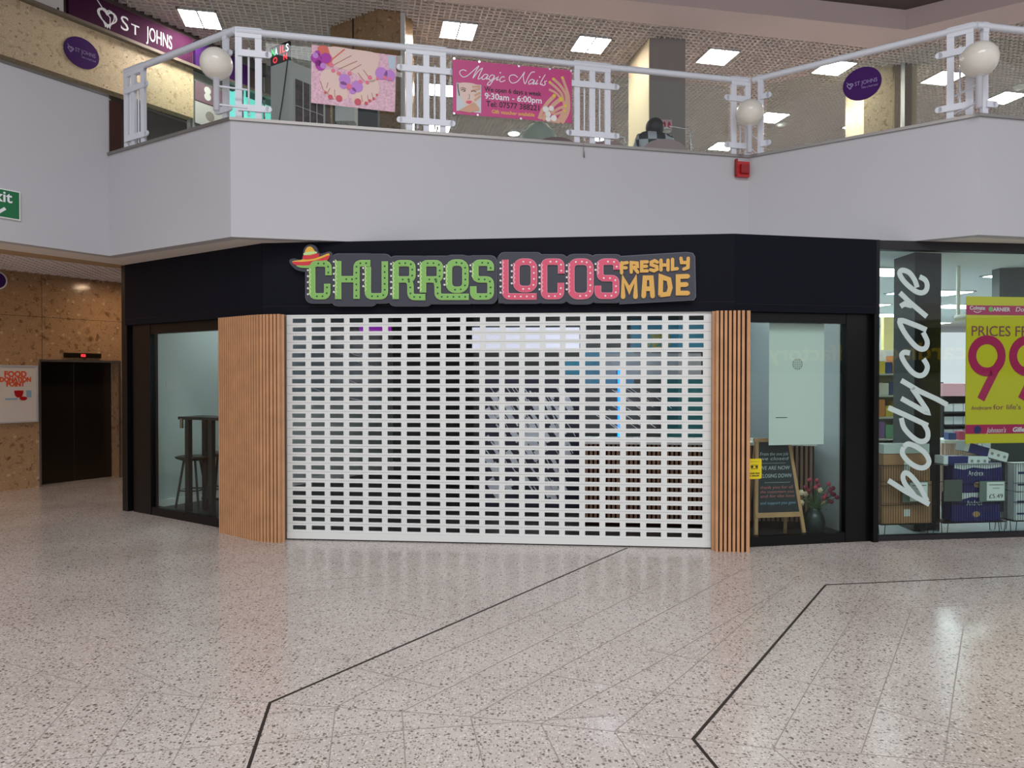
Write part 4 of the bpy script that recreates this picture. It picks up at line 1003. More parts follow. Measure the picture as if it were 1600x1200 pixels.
MB().box((.0, .012, -.045), (Lx, y0 - pz / 2, -.015)).box((0, .0, -.04), (Lx, .012, -.02), 1).build('bottom_bar', [M['shutter'], M['ink']], shm)
MB().box((-.03, 0, -.06), (.006, ZF, -.005)).build('guide_rail', M['steel'], shm)
MB().box((Lx - .006, 0, -.06), (Lx + .03, ZF, -.005)).build('guide_rail', M['steel'], shm)

# ------------------------------------------------------------------ shop sign CHURROS LOCOS
SO = .03
sgn = thing('churros_sign', 'churros locos shop sign with green, pink and mustard cut-out letters', 'sign', FB.m)
def c1(x, y): return FB.hit(430 + x / 4.571, 360 + y / 4.571, SO + .04)
def c2(x, y): return FB.hit(760 + x / 4.571, 360 + y / 4.571, SO + .04)
cw = 1 / 4.571 / F * 7.2                   # metres per crop pixel
def loop(f, x0, y0, x1, y1, r=45):
    pts = []
    for cx_, cy_, a0 in ((x1 - r, y0 + r, -90), (x1 - r, y1 - r, 0), (x0 + r, y1 - r, 90), (x0 + r, y0 + r, 180)):
        for k in range(5):
            a_ = math.radians(a0 + k * 22.5); pts.append(f(cx_ + r * math.cos(a_), cy_ + r * math.sin(a_)))
    return pts
def rnd(pts, r=22):
    """round the corners of a polyline"""
    out = [pts[0]]
    for i in range(1, len(pts) - 1):
        p, q, s = Vector(pts[i - 1]), Vector(pts[i]), Vector(pts[i + 1]); a_ = (p - q); b_ = (s - q)
        ra_, rb_ = min(r, a_.length / 2), min(r, b_.length / 2); A_ = q + a_.normalized() * ra_; B_ = q + b_.normalized() * rb_
        for k in range(5): t = k / 4; out.append(tuple(A_ * (1 - t) ** 2 + q * 2 * t * (1 - t) + B_ * t * t))
    out.append(pts[-1]); return out
letters = [
 ('c1', [[(383, 322), (383, 238), (267, 238), (267, 472), (374, 472), (374, 382)]], (250, 285, 460), 'g'),
 ('c1', [[(452, 220), (452, 492)], [(452, 350), (583, 350)], [(583, 490), (583, 236), (682, 236)]], (435, 225, 470), 'g'),
 ('c1', [[(664, 262), (664, 472), (785, 472), (785, 222)]], (645, 270, 440), 'g'),
 ('c1', [[(862, 492), (862, 236), (982, 236), (982, 352), (870, 352)], [(948, 352), (968, 380), (968, 478), (1075, 478)]], (844, 240, 475), 'g'),
 ('c1', [[(1057, 445), (1057, 236), (1178, 236), (1178, 352), (1065, 352)], [(1142, 352), (1162, 380), (1162, 476), (1385, 476)]], (1039, 240, 430), 'g'),
 ('c1', 'loop', (1242, 231, 1360, 425), (1224, 260, 400), 'g'),
 ('c1', [[(1540, 290), (1540, 233), (1430, 233), (1430, 352), (1540, 352), (1540, 474), (1416, 474), (1416, 400)]], (1410, 250, 335), 'g'),
 ('c2', [[(136, 210), (136, 473), (360, 473)]], (116, 230, 450), 'p'),
 ('c2', 'loop', (214, 225, 340, 420), (196, 250, 390), 'p'),
 ('c2', [[(535, 310), (535, 225), (412, 225), (412, 471), (532, 471), (532, 375)]], (394, 250, 440), 'p'),
 ('c2', 'loop', (606, 225, 742, 470), (588, 250, 440), 'p'),
 ('c2', [[(930, 282), (930, 225), (812, 225), (812, 343), (925, 343), (925, 468), (796, 468), (796, 395)]], (794, 240, 320), 'p')]
bk = MB(); bke = MB()
for L in letters:
    f = c1 if L[0] == 'c1' else c2
    mcol = M['cgreen'] if L[-1] == 'g' else M['cpink']; mlt = M['cgreen2'] if L[-1] == 'g' else M['cpink2']; mdot = M['dgreen'] if L[-1] == 'g' else M['paper']
    mb = MB(); dots = MB(); paths = []
    z0, z1 = SO + .04, SO + .055
    if L[1] == 'loop':
        P = loop(f, *L[2]); mb.stroke(P, 40 * cw, z0, z1, 0, closed=True); mb.stroke(P, 45 * cw, z0, z1 - .003, 1, closed=True); paths.append((P, True))
        x0_, y0_, x1_, y1_ = L[2]; bk.prism(loop(f, x0_ - 50, y0_ - 54, x1_ + 45, y1_ + 54, 70), SO, SO + .04 - .0001 * len(paths)); bke.prism(loop(f, x0_ - 54, y0_ - 58, x1_ + 49, y1_ + 58, 72), SO, SO + .034)
    else:
        for st in L[1]:
            P = [f(*p) for p in rnd(st, 34)]; mb.stroke(P, 40 * cw, z0, z1, 0); mb.stroke(P, 45 * cw, z0, z1 - .003, 1)
            paths.append((P, False))
        xs = [p[0] for st in L[1] for p in st]; ys = [p[1] for st in L[1] for p in st]
        bk.prism(loop(f, min(xs) - 50, min(ys) - 52, max(xs) + 42, max(ys) + 46, 45), SO, SO + .0392 + .0001 * (letters.index(L) % 4)); bke.prism(loop(f, min(xs) - 54, min(ys) - 56, max(xs) + 46, max(ys) + 50, 47), SO, SO + .034)
    for P, cl in paths:
        P2 = [Vector(p) for p in P] + ([Vector(P[0])] if cl else []); acc = 0; step = 42 * cw; nxt = 20 * cw
        for i in range(1, len(P2)):
            seg = (P2[i] - P2[i - 1]).length
            while nxt <= acc + seg:
                q = P2[i - 1].lerp(P2[i], (nxt - acc) / seg); nxt += step
                if q.x > f(L[-2][0] + 40, 300)[0]: dots.disc((q.x, q.y), 6.5 * cw, z1, z1 + .003, 8)
            acc += seg
    lt = mb.build('letter', [mcol, mlt], sgn); dots.build('stud', mdot, lt)
    sx_, sa_, sb_ = L[-2]; wd_ = MB(); k = 0; y_ = sa_
    while y_ < sb_:
        wd_.disc(f(sx_ - 14, y_), 7.5 * cw, SO + .04, SO + .05, 8); y_ += 43
    wd_.build('bulb', M['paper'], lt)
    # scalloped left edge
    zz_ = []; y_ = sa_ - 14; k = 0
    while y_ <= sb_ + 10: zz_.append(f(sx_ + (8 if k % 2 else -2), y_)); y_ += 15; k += 1
    if len(zz_) > 1: MB().stroke(zz_, 7 * cw, z1, z1 + .003).build('scallop', mlt, lt)
# FRESHLY MADE in simple painted strokes
AB = {'F': [[(0, 0), (0, 1)], [(0, .93), (1, 1)], [(0, .5), (.8, .5)]], 'R': [[(0, 0), (0, .95), (.9, .9), (.95, .55), (0, .45)], [(.4, .48), (1, 0)]], 'E': [[(1, .97), (0, .95), (0, .05), (1, .05)], [(0, .5), (.85, .52)]],
      'S': [[(1, .85), (.6, 1), (.1, .85), (.1, .6), (.9, .42), (.95, .15), (.5, 0), (0, .1)]], 'H': [[(0, 0), (0, 1)], [(1, 0), (1, 1)], [(0, .5), (1, .5)]], 'L': [[(0, 1), (0, .05), (1, .1)]],
      'Y': [[(0, 1), (.1, .6), (.95, .6)], [(1, 1), (.95, .15), (.4, 0)]], 'M': [[(0, 0), (0, 1), (.5, .35), (1, 1), (1, 0)]], 'A': [[(0, 0), (.15, 1), (.85, 1), (1, 0)], [(.1, .4), (.95, .4)]], 'D': [[(0, 0), (.05, 1), (.85, .85), (1, .4), (.8, .05), (0, 0)]]}
for word, boxes, w_ in (('FRESHLY', [(965, 1005, 232, 305), (1034, 1080, 228, 300), (1108, 1148, 224, 294), (1172, 1220, 218, 290), (1246, 1296, 214, 284), (1328, 1362, 208, 282), (1388, 1440, 200, 278)], 23),
                        ('MADE', [(976, 1064, 345, 475), (1122, 1186, 340, 470), (1242, 1312, 332, 462), (1368, 1436, 325, 455)], 32)):
    for ch, (xa, xb, ya, yb_) in zip(word, boxes):
        mb = MB()
        for st in AB[ch]: mb.stroke([c2(xa + (xb - xa) * u, yb_ - (yb_ - ya) * v) for u, v in st], w_ * cw, SO + .04, SO + .055)
        for st in AB[ch]:
            for p in (st[0], st[-1]): mb.disc(c2(xa + (xb - xa) * p[0], yb_ - (yb_ - ya) * p[1]), w_ * .5 * cw, SO + .04, SO + .0549, 8)
        mb.build('letter', M['mustard'], sgn)
fm = [(930, 190), (1430, 158), (1470, 165), (1486, 190), (1492, 470), (1480, 492), (950, 520)]
bk.prism([c2(*p) for p in fm], SO, SO + .0398)
bke.prism([c2(*p) for p in [(928, 184), (1430, 153), (1475, 160), (1492, 186), (1498, 474), (1484, 498), (950, 526)]], SO, SO + .034)
bk.prism([c2(*p) for p in [(78, 190), (180, 178), (380, 505), (370, 520), (85, 520)]], SO, SO + .0396)
# hat
hat_out = [(100, 215), (130, 200), (190, 205), (205, 130), (245, 100), (290, 115), (320, 165), (390, 150), (410, 180), (380, 225), (330, 270), (240, 295), (160, 285), (115, 250)]
hatp = [tuple(p) for p in smooth_path([c1(*p) for p in hat_out], 4, True)]
bk.prism(hatp, SO, SO + .0397)
bk.build('backing_panel', M['backing'], sgn); bke.build('backing_edge', M['backedge'], sgn)
hat = MB().prism([tuple(p) for p in smooth_path([c1(*p) for p in [(125, 222), (205, 205), (215, 150), (235, 120), (265, 122), (295, 165), (315, 190), (385, 165), (380, 200), (330, 235), (250, 255), (160, 250)]], 4, True)], SO + .04, SO + .05).build('sombrero', M['hatyellow'], sgn)
def hp_(pts, z, m, nm): return MB().prism([tuple(p) for p in smooth_path([c1(*p) for p in pts], 4, True)], SO + .05, SO + z).build(nm, m, hat)
hp_([(128, 226), (200, 226), (300, 212), (385, 180), (375, 215), (310, 240), (230, 256), (150, 250)], .053, M['hatred'], 'hat_brim')
hp_([(155, 252), (230, 252), (310, 238), (375, 212), (345, 245), (270, 268), (190, 268)], .056, M['cgreen'], 'hat_underside')
hp_([(208, 178), (255, 180), (305, 165), (316, 188), (260, 205), (204, 206)], .054, M['hatred'], 'hat_band')
hp_([(215, 160), (290, 152), (300, 165), (255, 174), (210, 178)], .055, M['cgreen2'], 'hat_stripe')

# ------------------------------------------------------------------ churros interior
fl = [tuple(xy(FA.w(.1, 0, -.16))), tuple(fin[0] + Vector((0, .04))), tuple(fin[1] + Vector((0, .04))), tuple(xy(FC.w(FC.len - .02, 0, -.16))), (2.6, 12.3), (-2.9, 12.3)]
struct('floor_shop', MB().prism(fl, 0, .012), M['darkfloor'])
iw0 = xy(FA.w(.12, 0, -.30)) + Vector((-.02, .0)); 
wallprism('wall_shop_inner_left', iw0, iw0 + uB * 4.6, 0, ZS, .08, M['intwall'], -.0)
IW = Frame(iw0, iw0 + uB * 4.6)
struct('baseboard_left', MB().box((0, 0, 0), (4.5, .10, .015)), M['paper'], None, IW.m)
bk0 = iw0 + uB * 4.5; bk1 = Vector((2.75, bk0.y + .1))
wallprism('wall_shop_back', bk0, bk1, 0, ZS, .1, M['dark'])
part1 = xy(FC.w(FC.len + .0, 0, -.16)); 
wallprism('wall_shop_partition', Vector((2.75, 12.6)), part1 + Vector((-.06, 0)), 0, ZS, .1, M['intwall'])
# paper notice on pale wall
q = IW.hit(270, 602, .01)
tag(MB().box((-.09, -.06, 0), (.09, .06, .005)).build('paper_notice', M['cabinet'], None, IW.at(q[0], q[1], .002)), 'small grey notice on the pale wall behind the left window', 'notice')
# bar table and stools in the left window
def atfl(px, py): return atz(px, py, .012)
tz0 = 1.06
pt = atz(276, 651, tz0); 
Yt = 8.78; pt = atY(278, 651, Yt); pt2 = atY(372, 655, Yt - .35)
tz0 = pt.z
bt = thing('bar_table', 'dark narrow bar table behind the left shop window', 'table', Matrix.Translation((pt.x, pt.y, 0)))
TF = Frame(xy(pt), xy(pt2)); tm = Matrix.Translation((-pt.x, -pt.y, 0)) @ TF.m
MB().box((0, tz0 - .035, -.35), (TF.len, tz0, 0)).build('tabletop', M['seat'], bt, tm)
for u, z_ in ((.13, -.04), (.5, -.04), (.13, -.31), (TF.len - .08, -.04)): MB().box((u - .03, .012, z_ - .03), (u + .03, tz0 - .035, z_ + .03)).build('leg', M['seat'], bt, tm)
MB().box((.10, .14, -.30), (TF.len - .1, .17, -.27)).build('stretcher', M['seat'], bt, tm)
MB().box((.05, tz0 - .14, .0), (.09, tz0 - .02, .02)).build('clamp', M['chrome'], bt, tm)
def stool(px, py, Y, label):
    p = atY(px, py, Y)
    t = thing('bar_stool', label, 'stool', Matrix.Translation((p.x, p.y, .012)), 'black bar stools at the window table'); z = p.z
    MB().lathe([(.001, z - .02), (.12, z - .02), (.19, z + .01), (.20, z + .03), (.17, z + .035), (.001, z + .02)], 22).build('seat', M['seat'], t)
    for i in range(4):
        a_ = PI / 4 + i * PI / 2; MB().tube([(.10 * math.cos(a_), .10 * math.sin(a_), z - .02), (.21 * math.cos(a_), .21 * math.sin(a_), 0)], .015, 8).build('leg', M['seat'], t)
    q = [(.175 * math.cos(PI / 4 + i * PI / 2), .175 * math.sin(PI / 4 + i * PI / 2), .26) for i in range(5)]
    MB().tube(q, .010, 6).build('footrest', M['seat'], t)
    return t
stool(300, 718, 8.95, 'black round bar stool below the window table, left one')
stool(345, 712, 9.1, 'black bar stool half behind the left slatted column')
# white blind, sticker, chalkboard, plant in the right window
a = FC.hit(1202, 503, GLO - .05); b = FC.hit(1287, 694, GLO - .05)
wb = thing('window_poster', 'tall white poster hung inside the right shop window', 'poster', FC.at(a[0], b[1], GLO - .05))
MB().box((0, 0, -.004), (b[0] - a[0], a[1] - b[1], 0)).build('sheet', M['paper'], wb)
mb = MB(); q = FC.hit(1246, 569, GLO - .05); qx, qy = q[0] - a[0], q[1] - b[1]
for i in range(5):
    for j in range(5):
        if abs(i - 2) + abs(j - 2) < 4: mb.box((qx + (i - 2) * .02 - .006, qy + (j - 2) * .02 - .005, 0), (qx + (i - 2) * .02 + .006, qy + (j - 2) * .02 + .005, .002))
mb.stroke([(qx + .055 * math.cos(2 * PI * k / 20), qy + .055 * math.sin(2 * PI * k / 20)) for k in range(20)], .004, 0, .002, closed=True)
mb.build('round_print', M['greycol'], wb)
mb = MB(); q = FC.hit(1212, 653, GLO - .05); mb.box((q[0] - a[0], q[1] - b[1], 0), (q[0] - a[0] + .13, q[1] - b[1] + .006, .002)); mb.build('small_print', M['ink'], wb)
a = FC.hit(1168, 717, GLO + .01); b = FC.hit(1190, 748, GLO + .01)
st = thing('face_mask_sticker', 'yellow notice sticker on the right window glass beside the slats', 'sticker', FC.at(a[0] - .0, b[1], GLO + .008))
w_, h_ = b[0] - a[0], a[1] - b[1]
MB().prism(rnd([(0, h_ / 2), (0, 0), (w_, 0), (w_, h_), (0, h_), (0, h_ / 2 + .001)], .02), 0, .002).build('sticker_face', M['stickery'], st)
mb = MB(); mb.disc((w_ / 2 - .025, h_ * .60), .012, .002, .003, 10); mb.disc((w_ / 2 + .02, h_ * .60), .012, .002, .003, 10); mb.stroke([(w_ / 2 - .04, h_ * .68), (w_ / 2 - .035, h_ * .5), (w_ / 2 + .03, h_ * .5), (w_ / 2 + .035, h_ * .68), (w_ / 2 - .04, h_ * .68)], .005, .002, .003)
mb.build('mask_symbol', M['ink'], st)
for i, s_ in enumerate(('PLEASE WEAR', 'A MASK')):
    text(s_, .022, M['ink'], st, 'lettering', w_ * .12, h_ * (.24 - .12 * i), .002, width=w_ * .75, off=.0008)
mb = MB().box((w_ * .15, h_ * .85, .002), (w_ * .85, h_ * .86, .003)); mb.build('small_print', M['ink'], st)
# chalkboard easel
ca = atz(1181, 846, .012); cb = atz(1258, 843, .012); CB = Frame(xy(ca), xy(cb))
Lc = CB.len; cbt = thing('chalkboard_easel', 'wooden easel chalkboard with handwritten closing notice in the right window', 'chalkboard', CB.m)
lean = .16; tilt = Matrix.Rotation(-lean, 4, 'X')
topz = CB.hit(1218, 690, 0)[1]
def cl(x, y, z=0): return tilt @ Vector((x, y, z))
inx = Lc * .17
for s in (0, 1):
    x0_ = 0 if s == 0 else Lc; x1_ = inx if s == 0 else Lc - inx
    MB().bar(cl(x0_, .012), cl(x1_, topz), .035, .025).build('leg', M['wood'], cbt)
    MB().bar(Vector((x0_ + (.05 if s == 0 else -.05), .012, -.30)), cl(x1_, topz - .03, -.03), .03, .02).build('rear_leg', M['wood'], cbt)
by0 = CB.hit(1218, 802, 0)[1]
mb = MB(); mb.prism([(Lc * .035, by0), (Lc * .965, by0), (Lc - inx + .0, topz), (inx - .0, topz)], -.012, .008)
bo = mb.build('board', M['chalk'], cbt, tilt)
MB().box((Lc * .02, by0 - .045, -.014), (Lc * .98, by0 + .005, .02)).build('chalk_ledge', M['wood'], cbt, tilt)
MB().box((inx - .03, topz - .005, -.014), (Lc - inx + .03, topz + .035, .018)).build('top_rail', M['wood'], cbt, tilt)
rows = [('From the one job', .80, 'chalkw', .052), ('we closed', .735, 'chalkw', .05), ('WE ARE NOW', .60, 'chalkw', .056), ('CLOSING DOWN', .49, 'chalkw', .056), ('thank you for all', .335, 'chalkp', .045), ('the customers you', .275, 'chalkp', .042), ('and for the love', .215, 'chalkp', .042), ('and support you gave', .12, 'chalkb', .042)]
hb = topz - by0
for s_, fy, mm_, sz in rows:
    wr = (Lc * .93) * (1 - .28 * fy) * .80
    t_ = text(s_, sz, M[mm_], bo, 'lettering', 0, by0 + hb * fy, .0085, width=wr, shear=.2, depth=.0005); centre_text(t_, Lc / 2)
MB().box((Lc * .24, by0 + hb * .69, .008), (Lc * .72, by0 + hb * .694, .0095)).box((Lc * .26, by0 + hb * .42, .008), (Lc * .78, by0 + hb * .424, .0095)).build('chalk_line', M['chalkw'], bo)
# vase of flowers
p = atz(1272, 838, .012)
vs_ = thing('flower_vase', 'dark green vase of pink and cream flowers beside the easel', 'vase', Matrix.Translation((p.x, p.y, .012)))
MB().lathe([(.001, 0), (.07, 0), (.105, .08), (.115, .16), (.09, .24), (.06, .28), (.065, .30), (.05, .30), (.045, .27), (.001, .27)], 24).build('vase', M['pot'], vs_)
R2_ = random.Random(3)
fr_ = []
mb = MB()
for i in range(26):
    x = R2_.uniform(-.14, .26); y = R2_.uniform(-.08, .1); z = .34 + R2_.uniform(0, .22) * (1 - abs(x) * 1.2) + (.06 if i % 3 == 0 else 0)
    mb.tube([(0, 0, .28), (x * .5, y * .5, .28 + (z - .28) * .6), (x, y, z)], .004, 5); fr_.append((x, y, z, i))
mb.build('stems', M['leaf'], vs_)
mb = MB()
for i in range(60):
    x = R2_.uniform(-.15, .15); y = R2_.uniform(-.08, .08); z = R2_.uniform(.28, .42); a_ = R2_.random() * 6; d = Vector((math.cos(a_) * .03, math.sin(a_) * .03, .02)); c0 = Vector((x, y, z)); n_ = Vector((-d.y, d.x, 0)).normalized() * .010
    mb.add([c0, c0 + d * .5 + n_, c0 + d, c0 + d * .5 - n_], [(0, 1, 2, 3)])
mb.build('foliage', M['leaf'], vs_)
for (x, y, z, i) in fr_:
    mb = MB(); mm_ = 'petalc' if i % 3 == 1 and x < .12 else ('petald' if x > .16 or i % 5 == 0 else 'petalr'); rr_ = .024 if mm_ != 'petalc' else .032
    for k in range(6):
        a_ = k * PI / 3; mb.ball((x + rr_ * .5 * math.cos(a_), y, z + rr_ * .5 * math.sin(a_)), rr_ * .55, 8)
    mb.ball((x, y - .012, z), rr_ * .4, 8); mb.build('flower', M[mm_], vs_)
# counter with vertical slats
ctA = xy(atY(912, 700, 8.05)); ctB = xy(atY(1272, 700, 7.8)); CT = Frame(ctA, ctB); hC = CT.hit(1240, 692, 0)[1]
ct = thing('serving_counter', 'low serving counter clad in brown vertical slats behind the shutter', 'counter', CT.m)
MB().box((0, .012, -.6), (CT.len, hC - .03, 0)).build('counter_body', M['woodback'], ct)
MB().box((-.03, hC - .03, -.62), (CT.len + .02, hC, .04)).build('countertop', M['paper'], ct)
mb = MB(); x = .02
while x < CT.len: mb.box((x, .10, 0), (x + .028, hC - .035, .018)); x += .05
mb.build('slats', mat('walnut_slat', (150, 112, 88), .5), ct)
# back wall fittings seen through the shutter holes
BK = Frame(Vector((-1.2, 10.6)), Vector((3.0, 10.6)))
def rectpx(px0, py0, px1, py1): 
    a = BK.hit(px0, py0, 0); b = BK.hit(px1, py1, 0); return a[0], b[1], b[0], a[1]
def panel(name, label, cat, r, m, out=.0, t=.03, grp=None):
    x0, y0_, x1, y1 = r; return tag(MB().box((0, 0, 0), (x1 - x0, y1 - y0_, t)).build(name, m, None, BK.at(x0, y0_, out)), label, cat, grp)
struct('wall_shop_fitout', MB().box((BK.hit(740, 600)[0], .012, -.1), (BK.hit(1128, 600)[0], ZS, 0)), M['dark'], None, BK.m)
panel('menu_board', 'white backlit menu board high behind the middle of shutter', 'menu board', rectpx(738, 512, 905, 547), M['menu'], .02)
panel('wall_panel', 'upper blue teal wall panel behind the shutter top right', 'panel', rectpx(985, 500, 1108, 545), M['teal'], .01, grp='teal panels behind the shutter')
panel('wall_panel', 'blue teal wall panel below the menu board, right end', 'panel', rectpx(905, 550, 990, 600), M['teal'], .012, grp='teal panels behind the shutter')
panel('wall_panel', 'dark teal panel above the counter at shutter right', 'panel', rectpx(1040, 592, 1112, 690), M['dteal'], .015, grp='teal panels behind the shutter')
panel('white_board', 'pale grey wall board behind the shutter right side', 'board', rectpx(945, 552, 1094, 588), M['cabinet'], .03)
panel('violet_panel', 'magenta lit panel high behind the shutter left half', 'panel', rectpx(562, 507, 612, 522), M['violet'], .02)
panel('wall_frame', 'small teal screen behind the middle of the shutter', 'screen', rectpx(883, 560, 910, 585), M['teal'], .03)
mb = MB(); 
x0, y0_, x1, y1 = rectpx(1010, 518, 1046, 552)
for i in range(10): mb.stroke([(R.uniform(0, x1 - x0), R.uniform(0, y1 - y0_)) for _ in range(3)], .02, 0, .01)
tag(mb.build('wall_decal', mat('decal_yellow', (196, 190, 90), .5), None, BK.at(x0, y0_, .045)), 'yellow patterned decal on the teal panel behind shutter', 'decal')
a = BK.hit(967, 578, .1); b = BK.hit(967, 688, .1)
nb = thing('neon_tube', 'vertical bright blue light strip behind the shutter', 'light', BK.at(a[0], b[1], .1))
MB().tube([(0, 0, 0), (0, a[1] - b[1], 0)], .018, 10).build('tube', M['neonblue'], nb)
MB().box((-.03, -.03, -.06), (.03, a[1] - b[1] + .03, -.02)).build('bracket', M['dark'], nb)
# dark cabinet; its white strips are reflections put into the shape
WR = Frame(xy(atY(757, 700, 8.8)), xy(atY(905, 700, 8.8)))
a = WR.hit(757, 592); b = WR.hit(905, 752)
fg = thing('streaked_cabinet', 'dark display cabinet behind the shutter with modelled white reflection streaks', 'cabinet', WR.m)
MB().box((0, .012, -.6), (WR.len, a[1], 0)).build('cabinet_body', mat('cabinet_slate', (48, 50, 66), .3), fg)
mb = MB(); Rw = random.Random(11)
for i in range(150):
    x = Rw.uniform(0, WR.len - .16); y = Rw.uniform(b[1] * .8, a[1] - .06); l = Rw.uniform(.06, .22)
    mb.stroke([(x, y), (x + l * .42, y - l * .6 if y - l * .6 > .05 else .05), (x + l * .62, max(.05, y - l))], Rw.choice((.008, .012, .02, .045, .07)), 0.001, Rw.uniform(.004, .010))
mb.build('reflection_streaks', M['reflw'], fg)  # white strips stand in for diagonal reflections
# more strips imitating reflections, on sheets added left and right of it
for (pa_, pb_, lb, n_) in (((450, 545), (600, 620), 'clear sheet of modelled white reflection streaks behind the left of shutter', 9), ((905, 590), (1060, 660), 'clear sheet of modelled white reflection streaks behind the right of shutter', 12)):
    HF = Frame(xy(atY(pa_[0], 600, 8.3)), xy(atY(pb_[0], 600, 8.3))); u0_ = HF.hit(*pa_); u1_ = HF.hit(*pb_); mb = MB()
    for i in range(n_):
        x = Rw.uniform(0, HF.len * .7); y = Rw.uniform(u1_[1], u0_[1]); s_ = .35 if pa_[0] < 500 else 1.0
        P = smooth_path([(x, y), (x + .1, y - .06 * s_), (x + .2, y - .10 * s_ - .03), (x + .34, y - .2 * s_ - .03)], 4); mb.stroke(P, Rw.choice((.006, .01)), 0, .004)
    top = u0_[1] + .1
    t = thing('reflection_sheet', lb, 'film', HF.m)
    mb.build('reflection_streaks', M['reflw'], t)
    MB().box((0, u1_[1] - .1, -.006), (HF.len, ZS - .02, -.002)).build('film_sheet', M['film'], t)
# unseen ceiling lights added to brighten the shop interior
for x, y, lb in ((1.2, 9.2, 'added round fill light inside the churros shop, right'), (-3.3, 9.6, 'added round fill light inside the churros shop, left'), (.2, 8.0, 'added round fill light inside the churros shop, just behind shutter')):
    t = thing('interior_fill_light', lb, 'ceiling light', Matrix.Translation((x, y, ZS - .04)))
    MB().lathe([(.001, -.03), (.12, -.03), (.12, 0), (.001, 0)], 20).build('diffuser', mat('downlight', (240, 246, 255), .5, em=110), t)
    MB().lathe([(.12, -.035), (.14, -.035), (.14, 0), (.12, 0)], 20).build('bezel', M['white'], t)

# ------------------------------------------------------------------ body care store at the right
zg = BC.hit(1375, 384)[1]
bcw = thing('store_window', 'large frameless store window right of the black shopfront', 'window', BC.m)
MB().box((.02, .05, -.09), (8.9, zg - .03, -.08)).build('pane', M['glass'], bcw)
MB().box((.0, zg - .03, -.12), (8.9, ZS, -.02)).build('top_rail', M['ink'], bcw)
MB().box((.0, 0, -.12), (8.9, .05, -.04)).build('bottom_rail', M['ink'], bcw)
MB().box((-.02, 0, -.13), (.035, ZS, -.0)).build('window_post', M['blackg'], bcw)
bd = nA
P0 = C0; Pd = C0 + nA * 11; Pe = C2 + nA * 11
struct('floor_store', MB().prism([tuple(C0 + nA * .12), tuple(C2 + nA * .12), tuple(Pe), tuple(Pd)], 0, .015), M['bodyfloor'])
struct('ceiling_store', MB().prism([tuple(C0 + nA * .16 + uA * .1), tuple(C2 + nA * .16), tuple(Pe), tuple(Pd)], ZS - .05, ZS), M['bodyceil'])
wallprism('wall_store_back', Pd, Pe, 0, ZS, .1, M['bodywall'])
wallprism('wall_store_left', C0 + nA * .2 + uA * .02, Pd + uA * .02, 0, ZS, .06, M['bodywall'], -.0)
# ceiling panels
def sl(u, v): return xy(BC.w(u, 0, -v))
pr = None
k = 0
for v in (1.7, 3.7, 5.7, 7.7, 9.7):
    for u in (1.2, 3.4, 5.6, 7.8):
        q = sl(u - .2 * v * .0, v)
        lb = 'store ceiling light panel, %s row in from the glass, %s from left' % (('first', 'second', 'third', 'fourth', 'fifth')[round((v - 1.7) / 2)], ('first', 'second', 'third', 'fourth')[round((u - 1.2) / 2.2)])
        if pr is None:
            r = thing('store_ceiling_light', lb, 'ceiling light', None, 'light panels of the store ceiling')
            MB().box((-.55, -.28, -.01), (.55, .28, .02)).build('diffuser', mat('store_light', (246, 250, 255), .5, em=13), r)
            MB().box((-.58, -.31, -.004), (.58, -.28, .02)).box((-.58, .28, -.004), (.58, .31, .02)).box((-.58, -.31, -.004), (-.55, .31, .02)).box((.55, -.31, -.004), (.58, .31, .02)).build('light_frame', M['white'], r); pr = r
        else: r = copy_tree(pr); r['label'] = lb
        r.matrix_local = Matrix.Translation((q.x, q.y, ZS - .06)) @ Matrix.Rotation(angA, 4, 'Z')
# black column just inside the glass
bc_ = [xy(atz(1397, 405, ZS - .05)), xy(atz(1430, 394, ZS - .05)), xy(atz(1471, 396, ZS - .05))]
struct('wall_store_column', MB().prism([tuple(bc_[0]), tuple(bc_[1]), tuple(bc_[2]), tuple(bc_[2] + (bc_[0] - bc_[1]))], .015, ZS - .05), mat('column_black', (14, 16, 17), .25, spec=.3))
# vertical script lettering on the glass
ls = thing('store_name_lettering', 'vertical pale script store name on the window glass', 'sign', BC.m)
LO = -.076
def t7(x, y): return BC.hit(1350 + x / 4.616, 360 + y / 4.616, LO)
def t8(x, y): return BC.hit(1350 + x / 4.616, 600 + y / 4.616, LO)
lw = 8.2 / F * 7.3
SS = [[(t7, [(400, 335), (440, 358), (455, 400), (440, 440), (400, 450), (350, 425), (285, 365), (256, 312), (275, 288), (325, 305), (365, 360), (382, 412)])],
      [(t7, [(258, 450), (330, 520), (390, 570), (452, 622)]), (t7, [(262, 548), (290, 530), (345, 545)])],
      [(t7, [(450, 718), (360, 680), (258, 650), (290, 735), (360, 825), (410, 856), (445, 845), (455, 800), (425, 735)])],
      [(t7, [(330, 885), (290, 880), (270, 905), (300, 965), (350, 1025), (400, 1048), (440, 1030), (456, 980), (428, 928)])],
      [(t7, [(268, 1082), (400, 1160), (520, 1215), (600, 1258)]), (t8, [(268, 104), (360, 155), (458, 205), (400, 110), (345, 30)])],
      [(t8, [(175, 170), (300, 225), (460, 300)]), (t8, [(268, 245), (290, 320), (360, 392), (415, 415), (455, 395), (458, 340), (430, 290)])],
      [(t8, [(285, 455), (275, 500), (320, 560), (385, 600), (440, 600), (468, 560), (440, 500), (380, 455), (320, 432), (286, 454)])],
      [(t8, [(175, 695), (300, 775), (470, 868)]), (t8, [(455, 845), (400, 740), (340, 665), (300, 640), (280, 665), (295, 720), (360, 800)])]]
